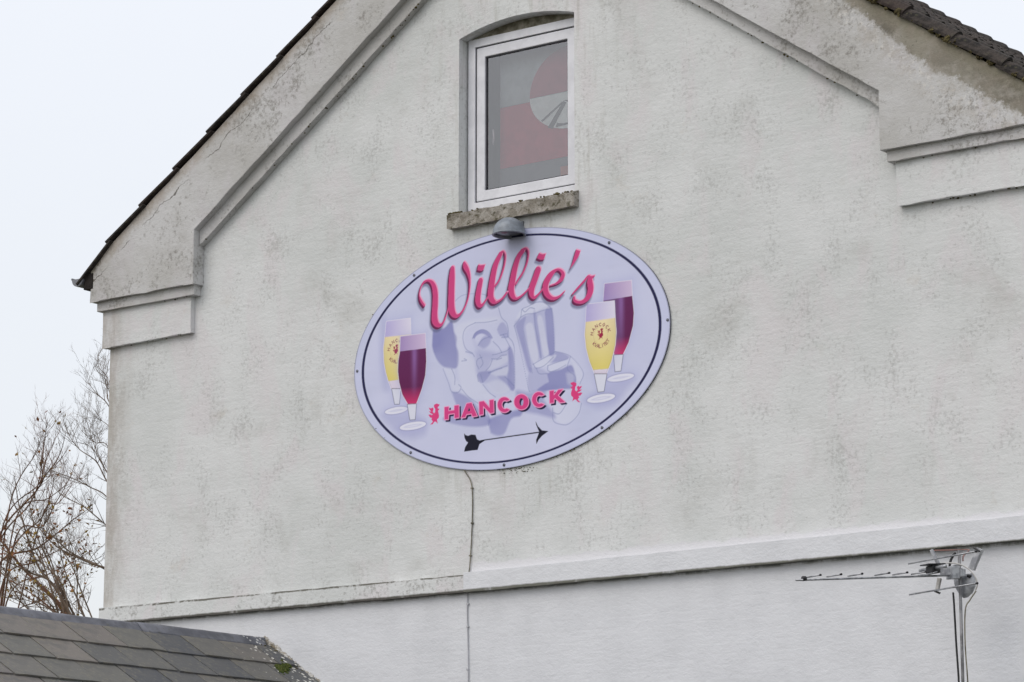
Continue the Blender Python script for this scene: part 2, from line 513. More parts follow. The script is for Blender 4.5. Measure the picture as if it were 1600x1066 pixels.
M_TWIG = simple('dark_twig_bark', rgb(112, 98, 86), rgb(84, 72, 62), 3, .95, .1)
M_TWIGR = simple('reddish_twig_bark', rgb(126, 94, 78), rgb(92, 70, 58), 3, .95, .1)
M_LEAF = Mat('dry_leaf', .8, .2)
c = M_LEAF.mix(M_LEAF.ramp(M_LEAF.noise(2.5, 2, .5), .4, .6), rgb(146, 96, 66), rgb(150, 128, 60))
c = M_LEAF.mix(M_LEAF.ramp(M_LEAF.noise(9, 2, .5), .5, .62, 0, .8), c, rgb(104, 70, 66))
M_LEAF.color(c)

# ------------------------------------------------------------------ ground
def ground_mat(name, c1, c2, s):
    m = Mat(name, .95, .1)
    m.color(m.mix(m.ramp(m.noise(s, 6, .7), .4, .6), c1, c2))
    m.bump(m.noise(s * 6, 4, .7), .02, .5)
    return m
def sheet(name, x0, x1, y0, y1, z, mat):
    o = link(name, mesh_of(name, [(x0, y0, z), (x1, y0, z), (x1, y1, z), (x0, y1, z)], [(0, 1, 2, 3)]), mat)
    o['kind'] = 'structure'
    return o
sheet('ground', -600, 600, -600, 600, -.02, ground_mat('short_grass', rgb(88, 92, 60), rgb(112, 108, 78), 3))
sheet('pavement', -25, 40, -14, 0.0, -.012, ground_mat('gravel_pavement', rgb(96, 94, 90), rgb(76, 74, 70), 8))
sheet('road', -200, 200, -26, -14, -.008, ground_mat('road_asphalt', rgb(72, 72, 72), rgb(58, 58, 58), 14))

# ------------------------------------------------------------------ the gable house
house = thing('gable_house', 'old house with a grimy white rendered gable, moulded rakes and dark tiled roof', 'house', (CX, DEPTH / 2, 0))
XL, XR = CX - HALF, CX + HALF
ZE = roof_z(XL) - .10                        # wall top under the eaves
arch = []
WX0, WX1, WZ0 = -.560, .480, 6.87
for i in range(17):
    t = i / 16
    x = WX0 + (WX1 - WX0) * t
    arch.append((x, 8.215 + .078 * (1 - (2 * t - 1) ** 2) + .012 * t))
hole = [(WX0, WZ0)] + arch + [(WX1, WZ0)]
wall_o = [(XL, 0), (XR, 0), (XR, ZE), (CX, APEX - .12), (XL, ZE)]
slab('gable_wall', wall_o, 0.0, 0.30, M_WALL, house, hole=hole, step=.35, amp=.0015, bevel=0)
for nm, x0, x1, yy0, yy1 in (('side_wall', XL, XL + .3, .3, DEPTH), ('side_wall', XR - .3, XR, .3, DEPTH)):
    box(nm, (x0 + .001, yy0, 0), (x1 - .001, yy1, ZE - .02), M_FRESH, house, bevel=0)
slab('rear_wall', [(XL, 0), (XR, 0), (XR, ZE - .14), (CX, APEX - .3), (XL, ZE - .14)], DEPTH, DEPTH + .25, M_FRESH, house, bevel=0, step=2, amp=0)

# raked frieze with two steps, broad plaster blocks over the corners
def off(x, dz): return (x, roof_z(x) - dz)
TOP = .050
BL = -3.060
frieze_l = [(CX, APEX - TOP), (XL - .115, roof_z(XL - .115) - TOP), (XL - .115, 6.69), (BL, 6.70), (BL, 7.122), (-1.019, 8.575), (CX, 8.575 + .999 * .7095)]
BR = 3.022
TOP2 = .012
frieze_r = [(CX, APEX - TOP2), (CX, 8.575 + .999 * .7095), (1.734, 8.043), (BR, 7.176), (BR, 6.772), (XR + .115, 6.775), (XR + .115, roof_z(XR + .115) - TOP2)]
slab('rake_frieze', frieze_l, -.120, -.002, M_FRIEZE, house, step=.10, amp=.0028, seed=3, bevel=.005)
slab('rake_frieze', frieze_r, -.1205, -.002, M_FRIEZE, house, step=.10, amp=.003, seed=4, bevel=.005)
mould_l = [(BL + .001, 7.16), (BL + .001, 7.008), (-3.02, 7.03), (-.868, 8.561), (CX, 9.163), (CX, 9.25), (-1.02, 8.62)]
mould_r = [(CX, 9.25), (CX, 9.163), (1.499, 8.104), (2.985, 7.092), (BR - .001, 7.065), (BR - .001, 7.20), (1.734, 8.08)]
slab('rake_moulding', mould_l, -.060, -.001, M_FRIEZE, house, step=.10, amp=.003, seed=5, bevel=.005)
slab('rake_moulding', mould_r, -.0605, -.001, M_FRIEZE, house, step=.10, amp=.003, seed=6, bevel=.005)
# corner cornices: fascia step and lower panel wrap round the corner
def corner(x0, x1, sgn, zs, seed):
    (a1, a2, a3) = zs
    o1 = [(x0, a2), (x1, a2 + .004), (x1, a1 + .006), (x0, a1)]
    slab('cornice_fascia', o1, -.082, -.001, M_FRIEZE, house, step=.09, amp=.0018, seed=seed, bevel=.004)
corner(XL - .078, -3.085, -1, (6.705, 6.617, 0), 11)
slab('cornice_panel', [(XL - .042, 6.322), (-3.145, 6.338), (-3.145, 6.63), (XL - .042, 6.63)], -.046, -.001, M_WALL, house, step=.09, amp=.0018, seed=12, bevel=.004)
corner(3.052, XR + .078, 1, (6.79, 6.698, 0), 13)
slab('cornice_panel', [(3.102, 6.405), (XR + .042, 6.402), (XR + .042, 6.71), (3.095, 6.71)], -.046, -.001, M_WALL, house, step=.09, amp=.002, seed=14, bevel=.004)
for sx, x in ((-1, XL), (1, XR)):            # returns along the side walls
    for pz0, pz1, pr in ((6.70, ZE + .02, .115), (6.62, 6.70, .078), (6.325, 6.62, .042)):
        xa, xb = (x - pr, x + .01) if sx < 0 else (x - .01, x + pr)
        box('eaves_cornice', (xa, -.0, pz0), (xb, DEPTH, pz1 - .001), M_FRIEZE, house, bevel=0)
# string course: old grimy length on the left, repainted thicker length on the right
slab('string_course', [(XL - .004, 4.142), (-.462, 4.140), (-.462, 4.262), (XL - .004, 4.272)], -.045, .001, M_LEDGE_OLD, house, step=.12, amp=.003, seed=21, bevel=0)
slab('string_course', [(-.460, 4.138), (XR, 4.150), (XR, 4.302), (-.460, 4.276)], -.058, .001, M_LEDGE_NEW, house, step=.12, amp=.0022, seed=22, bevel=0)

rnd = random.Random(15)
sp = []
for (xa, za), (xb, zb), y, n in (((-3.03, 7.025), (-.87, 8.555), -.058, 26), ((1.5, 8.10), (2.98, 7.09), -.058, 14), ((-4.06, 6.327), (-3.16, 6.342), -.030, 8),
                                  ((3.12, 6.403), (3.99, 6.403), -.030, 9), ((-4.1, 6.618), (-3.1, 6.62), -.060, 7), ((3.07, 6.697), (4.0, 6.70), -.06, 7)):
    for _ in range(n):
        t = rnd.random()
        sp.append((xa + (xb - xa) * t, y + rnd.uniform(-.004, .03), za + (zb - za) * t + rnd.uniform(-.006, .001), rnd.uniform(.004, .009)))
SPECKS = sp
# ---- window
win = bpy.data.objects.new('window', None); C.objects.link(win); win.parent = house
win.location = (CX * -1 - .04, -DEPTH / 2 + .1, 7.6)
def rect_frame(name, x0, x1, z0, z1, w, yf, yb, mat, parent, bevel=.004, wt=None, wb=None, wr=None):
    wt = wt or w; wb = wb or w; wr = wr or w
    bm = bmesh.new()
    O = [(x0, z0), (x1, z0), (x1, z1), (x0, z1)]
    I = [(x0 + w, z0 + wb), (x1 - wr, z0 + wb), (x1 - wr, z1 - wt), (x0 + w, z1 - wt)]
    vo = [[bm.verts.new((x, y, z)) for x, z in O] for y in (yf, yb)]
    vi = [[bm.verts.new((x, y, z)) for x, z in I] for y in (yf, yb)]
    for i in range(4):
        j = (i + 1) % 4
        bm.faces.new((vo[0][i], vo[0][j], vi[0][j], vi[0][i]))
        bm.faces.new((vo[1][i], vi[1][i], vi[1][j], vo[1][j]))
        bm.faces.new((vo[0][i], vo[1][i], vo[1][j], vo[0][j]))
        bm.faces.new((vi[0][i], vi[0][j], vi[1][j], vi[1][i]))
    return link(name, bm_mesh(name, bm, bevel=bevel), mat, parent)
rect_frame('frame', -.546, .492, 6.925, 8.222, .062, .090, .150, M_UPVC, win)
rect_frame('gasket', -.486, .432, 6.985, 8.164, .012, .1035, .14, M_GASKET, win, bevel=0)
rect_frame('sash', -.474, .420, 6.997, 8.152, .074, .100, .150, M_UPVC, win, bevel=.006)
rect_frame('glazing_bead', -.401, .347, 7.070, 8.079, .009, .112, .135, M_GASKET, win, bevel=0)
# arch infill between frame head and brick arch, in a dark mottled tone
inf = [(-.565, 8.20), (.485, 8.20)] + [(x, z + .03) for x, z in arch[::-1]]
slab('arch_packing', inf, .104, .2, M_SOFFIT, win, step=.2, amp=.001, bevel=0)
gl = Mat('window_glass')
gl.n.remove(gl.b)
g_tr = gl.n.new('ShaderNodeBsdfTransparent'); g_tr.inputs['Color'].default_value = (.86, .88, .88, 1)
g_gl = gl.n.new('ShaderNodeBsdfGlossy'); g_gl.inputs['Roughness'].default_value = .02
g_gl.inputs['Color'].default_value = (.95, .97, 1, 1)
g_mx = gl.n.new('ShaderNodeMixShader'); g_fr = gl.n.new('ShaderNodeFresnel'); g_fr.inputs['IOR'].default_value = 1.5
gl.l.new(gl.math('ADD', gl.math('MULTIPLY', g_fr.outputs[0], 1.6), .11), g_mx.inputs[0])
gl.l.new(g_tr.outputs[0], g_mx.inputs[1]); gl.l.new(g_gl.outputs[0], g_mx.inputs[2])
gl.l.new(g_mx.outputs[0], gl.n['Material Output'].inputs['Surface'])
link('pane', mesh_of('pane', [(-.392, .122, 7.078), (.340, .122, 7.078), (.340, .122, 8.070), (-.392, .122, 8.070)], [(0, 1, 2, 3)]), gl, win)
tube('latch', [(-.360, .15, 7.42), (-.354, .148, 7.47), (-.360, .15, 7.53)], .006, M_UPVC, win)
# reveals (painted brick cheeks behind the wall face are part of the wall slab); room behind
sill_bm = bmesh.new()
xs = np.linspace(-.622, .515, 26)
rs = random.Random(5)
rows = []
for x in xs:
    t = (x + .622) / 1.137
    zt = 6.884 + .006 * t + rs.uniform(-.006, .006); zb = 6.785 + .002 * t + rs.uniform(-.004, .004)
    pf = -.065 + rs.uniform(-.004, .004)
    rows.append([sill_bm.verts.new(p) for p in ((x, .09, zt + .045), (x, -.02, zt + .012 + rs.uniform(-.003, .004)), (x, pf, zt), (x, pf + .004, (zt + zb) / 2 + rs.uniform(-.01, .01)), (x, pf + .003, zb), (x, .0, zb + .002), (x, .09, zb))])
for a, b in zip(rows[:-1], rows[1:]):
    for i in range(7):
        j = (i + 1) % 7
        sill_bm.faces.new((a[i], a[j], b[j], b[i]))
sill_bm.faces.new(rows[0]); sill_bm.faces.new(rows[-1][::-1])
link('sill', bm_mesh('sill', sill_bm), M_SILL, win)
def moss(name, spots, mat, parent, seed=1, kind=True):
    """rough tufts: spots = (x, y, z, radius)"""
    rnd = random.Random(seed)
    bm = bmesh.new()
    for x, y, z, r in spots:
        m = Matrix.Translation((x, y, z)) @ Matrix.Diagonal((r * rnd.uniform(.7, 1.4), r * rnd.uniform(.7, 1.1), r * rnd.uniform(.5, 1), 1))
        rr = bmesh.ops.create_icosphere(bm, subdivisions=2, radius=1, matrix=m)
        for v in rr['verts']:
            v.co += Vector((rnd.uniform(-1, 1), rnd.uniform(-1, 1), rnd.uniform(-1, 1))) * r * .28
    o = link(name, bm_mesh(name, bm), mat, parent)
    if kind: o['kind'] = 'stuff'
    return o
moss('wasp_cell', SPECKS, M_DRYMOSS, house, 19)
rnd = random.Random(9)
moss('moss', [(rnd.uniform(-.61, .51), -.055 + rnd.uniform(-.005, .03), 6.89 + rnd.uniform(-.006, .012), rnd.uniform(.003, .009)) for _ in range(34)]
     + [(rnd.uniform(.2, .51), -.03, 6.905, rnd.uniform(.006, .014)) for _ in range(14)]
     + [(rnd.uniform(-.62, -.5), -.03, 6.90, rnd.uniform(.006, .016)) for _ in range(14)], M_DRYMOSS, win, 3)
room = bmesh.new()
add_box(room, (-1.2, .31, 6.2), (1.2, 3.2, 8.6))
ro = link('room_lining', bm_mesh('room_lining', room), M_ROOM, win)
bmr = bmesh.new(); bmr.from_mesh(ro.data)
for f in list(bmr.faces):
    if f.calc_center_median().y < .32: bmr.faces.remove(f)
bmr.to_mesh(ro.data); bmr.free()

# ---- roof tiles
def pantile_mesh(name, w=.205, ln=.470, th=.016, roll=.052, first=False):
    n = 9
    prof = []
    for i in range(n + 1):
        t = i / n
        z = roll * (0.5 - 0.5 * math.cos(2 * math.pi * min(1, max(0, (t - .35) / .65)))) if t > .35 else -.006 * math.sin(math.pi * t / .35)
        if first: z = roll * math.sin(math.pi * min(1, t / .62)) ** .8 if t < .62 else -.004
        prof.append((t * w * 1.08, z))
    V, F = [], []
    for s, dz in ((0, .0), (ln, .004)):
        for y, z in prof: V.append((s, y, z + dz))
        for y, z in prof: V.append((s, y, z + dz - th))
    k = n + 1
    for i in range(n):
        F.append((i, i + 1, 2 * k + i + 1, 2 * k + i))
        F.append((k + i, 3 * k + i, 3 * k + i + 1, k + i + 1))
        F.append((2 * k + i, 2 * k + i + 1, 3 * k + i + 1, 3 * k + i))
        F.append((i, k + i, k + i + 1, i + 1))
    F.append((0, 2 * k, 3 * k, k)); F.append((n, k + n, 3 * k + n, 2 * k + n))
    return mesh_of(name, V, F)
STEP = .352                                  # horizontal distance between tile lips
tile_me = pantile_mesh('roof_tile')
tile_me.materials.append(M_ROOF_TILE.m)
tile_r = pantile_mesh('roof_tile', first=True, th=.020, roll=.056)
tile_r.materials.append(M_ROOF_TILE.m)
Y0 = -.150
roofp = bpy.data.objects.new('roof', None); C.objects.link(roofp); roofp.parent = house; roofp.location = (0, 0, 0)
rnd = random.Random(31)
def place_tile(side, row, col, jit=True, bmj=None, extra=0.0):
    """row 0 touches the ridge; x axis of the mesh runs down the slope"""
    xh = .046 + row * STEP                                   # horizontal distance of the upper end from the ridge
    y = Y0 + col * .205
    me = tile_r if side > 0 else tile_me
    pitch = PITCH + extra - .038
    xl = xh + .47 * math.cos(PITCH)                          # the lip rests on the tile below, the head tucks under the one above
    zr = APEX - SLOPE * xl - SAG * max(0, y) - .006 + (.030 if side > 0 else 0) + .47 * math.sin(PITCH - .038)
    jz = rnd.uniform(-.004, .004) if jit else 0
    rot = Matrix.Rotation(pitch + rnd.uniform(-.008, .008), 4, 'Y') @ Matrix.Rotation(rnd.uniform(-.012, .012), 4, 'Z')
    m = Matrix.Translation((CX + xh, y + rnd.uniform(-.004, .004), zr + jz)) @ rot
    if side < 0:
        m = Matrix.Translation((2 * CX, 0, 0)) @ Matrix.Diagonal((-1, 1, 1, 1)) @ m
    if bmj is not None:
        n0 = len(bmj.verts)
        bmj.from_mesh(me)
        bmj.verts.ensure_lookup_table()
        for v in bmj.verts[n0:]: v.co = m @ v.co
        return None
    o = bpy.data.objects.new('roof_tile', me)
    C.objects.link(o)
    o.parent = roofp
    wl_ = Matrix.Translation(house.location)
    o.matrix_local = wl_.inverted() @ m
    return o
ROWS = 12
NCOL = int((DEPTH + .3 - Y0) / .205)
rest = bmesh.new()
for row in range(ROWS):
    for col in range(NCOL):
        seen = (7 <= row <= 12) and col < 36
        if seen: place_tile(1, row, col)
        else: place_tile(1, row, col, bmj=rest)
for row in range(ROWS):
    for col in range(NCOL):
        ex = .166 if row == ROWS - 1 else 0.0
        if col < 1: place_tile(-1, row, col, extra=ex)
        else: place_tile(-1, row, col, bmj=rest, extra=ex)
o = link('roof_tile', bm_mesh('roof_tile', rest), M_ROOF_TILE, roofp); o['kind'] = 'stuff'
o.location = -house.location
# hog-back cap tiles along the far verge and the ridge
def cap_tile_mesh(name, r, ln):
    V, F = [], []
    n = 8
    for s, rr, dz in ((0, r * .9, -.006), (ln, r * 1.06, .012)):
        for i in range(n + 1):
            a = math.pi * i / n
            V.append((s, math.cos(a) * rr, math.sin(a) * rr + dz))
    for i in range(n): F.append((i, i + 1, n + 1 + i + 1, n + 1 + i))
    F.append(tuple(range(n + 1, 2 * n + 2)))
    return mesh_of(name, V, F)
cap_me = cap_tile_mesh('verge_cap_tile', .085, .42)
cap_me.materials.append(M_ROOF_TILE.m)
hi = Matrix.Translation(house.location).inverted()
for side in (1, -1):
    k = 0
    while True:
        xh = .1 + k * STEP
        if xh > HALF + .2: break
        y = DEPTH + .28
        m = Matrix.Translation((CX + xh, y, APEX - SLOPE * xh - SAG * y + .02)) @ Matrix.Rotation(PITCH - .05, 4, 'Y')
        if side < 0: m = Matrix.Translation((2 * CX, 0, 0)) @ Matrix.Diagonal((-1, 1, 1, 1)) @ m
        o = bpy.data.objects.new('verge_cap_tile', cap_me); C.objects.link(o); o.parent = roofp
        o.matrix_local = hi @ m
        k += 1
for k in range(26):
    y = Y0 + k * .29
    o = bpy.data.objects.new('ridge_tile', cap_me); C.objects.link(o); o.parent = roofp
    o.matrix_local = hi @ (Matrix.Translation((CX, y, APEX - SAG * max(0, y) - .02)) @ Matrix.Rotation(math.pi / 2, 4, 'Z') @ Matrix.Scale(1.25, 4))
# boards under the tiles
for sx in (-1, 1):
    V = []
    for y in (-.02, DEPTH + .3):
        for xh, dz in ((0, 0), (HALF + .14, 0), (HALF + .14, -.03), (0, -.03)):
            V.append((CX + sx * xh, y, APEX - SLOPE * xh - SAG * max(0, y) - .052 + dz))
    link('roof_board', mesh_of('roof_board', V, [(0, 1, 5, 4), (3, 7, 6, 2), (1, 2, 6, 5), (0, 4, 7, 3), (0, 3, 2, 1), (4, 5, 6, 7)]), M_DARKWOOD, house)
# mortar bedding bulging out under the right verge
rnd = random.Random(12)
moss('moss', [(x, -.145 + rnd.uniform(-.01, .03), roof_z(x) + rnd.uniform(-.012, .02), rnd.uniform(.008, .022)) for x in [rnd.uniform(2.3, 4.2) for _ in range(110)]], M_DRYMOSS, house, 23)
# gutter at the left eaves, half round, end cap seen from the street
def gutter(xc, zc_, r, y0, y1, parent):
    V, F = [], []
    n = 12
    for y in (y0, y1):
        for i in range(n + 1):
            a = math.pi + math.pi * i / n
            V.append((xc + r * math.cos(a), y, zc_ + r * math.sin(a)))
    for i in range(n): F.append((i, i + 1, n + 2 + i, n + 1 + i))
    F.append(tuple(range(n + 1)))
    F.append(tuple(range(n + 1, 2 * n + 2))[::-1])
    g = link('gutter', mesh_of('gutter', V, F), M_ZINC, parent)
    V, F = [], []
    tube_data([(xc - r, y0, zc_ + .004), (xc - r, y1, zc_ + .004)], .009, 8, V, F)
    link('gutter_bead', mesh_of('gutter_bead', V, F, True), M_ZINC, g).location = (0, 0, 0)
gutter(-4.285, 6.893, .062, -.145, DEPTH, house)
box('eaves_board', (-4.235, -.125, 6.80), (-4.135, DEPTH, 6.925), M_DARKWOOD, house, bevel=.004)
gutter(4.245, 6.94, .062, -.145, DEPTH, house)

# ------------------------------------------------------------------ banner hanging in the room
ban = thing('hanging_banner', 'red and white quartered banner with a disc, hanging behind the attic window glass', 'banner', (0, .30, 7.2))
BR_, BW_, BD_ = rgb(190, 72, 92), rgb(232, 240, 240), rgb(84, 88, 92)
def flat(name, pts, y, col, parent, rough=.8):
    bm = bmesh.new()
    f = bm.faces.new([bm.verts.new((x, y, z)) for x, z in pts])
    r = bmesh.ops.extrude_face_region(bm, geom=[f])
    for v in [g for g in r['geom'] if isinstance(g, bmesh.types.BMVert)]: v.co.y += .0025
    mt = simple('cloth_' + name, col, tuple(c * .86 for c in col[:3]) + (1,), 9, rough, .1)
    return link(name, bm_mesh(name, bm), mt, parent)
by = .26
flat('white_field', [(-.38, 7.722), (.62, 7.722), (.62, 8.25), (-.38, 8.25)], by, rgb(172, 180, 184), ban)
flat('red_field', [(-.38, 7.26), (.62, 7.26), (.62, 7.719), (-.38, 7.719)], by, BR_, ban)
flat('lower_band', [(-.38, 6.95), (.62, 6.95), (.62, 7.257), (-.38, 7.257)], by, rgb(118, 120, 128), ban)
dc, dr = (.26, 7.745), .365
flat('disc_top', [(dc[0] + dr * math.cos(a), dc[1] + dr * .93 * math.sin(a)) for a in np.linspace(0, math.pi, 28)], by - .006, rgb(172, 88, 104), ban)
flat('disc_bottom', [(dc[0] + dr * math.cos(a), dc[1] - .005 - dr * .75 * math.sin(a)) for a in np.linspace(0, math.pi, 28)], by - .006, BW_, ban)
for pts in ([(.06, 7.50), (.10, 7.485), (.225, 7.66), (.20, 7.675)], [(.0, 7.56), (.01, 7.55), (.20, 7.665), (.19, 7.672)],
            [(.235, 7.665), (.31, 7.52), (.345, 7.52), (.29, 7.64), (.36, 7.67), (.2, 7.678)], [(.13, 7.49), (.30, 7.50), (.31, 7.512), (.2, 7.508), (.14, 7.52)]):
    flat('dark_stroke', pts, by - .010, BD_, ban)
flat('orange_patch', [(.17, 7.11), (.33, 7.11), (.33, 7.19), (.17, 7.19)], by - .006, rgb(186, 110, 96), ban)

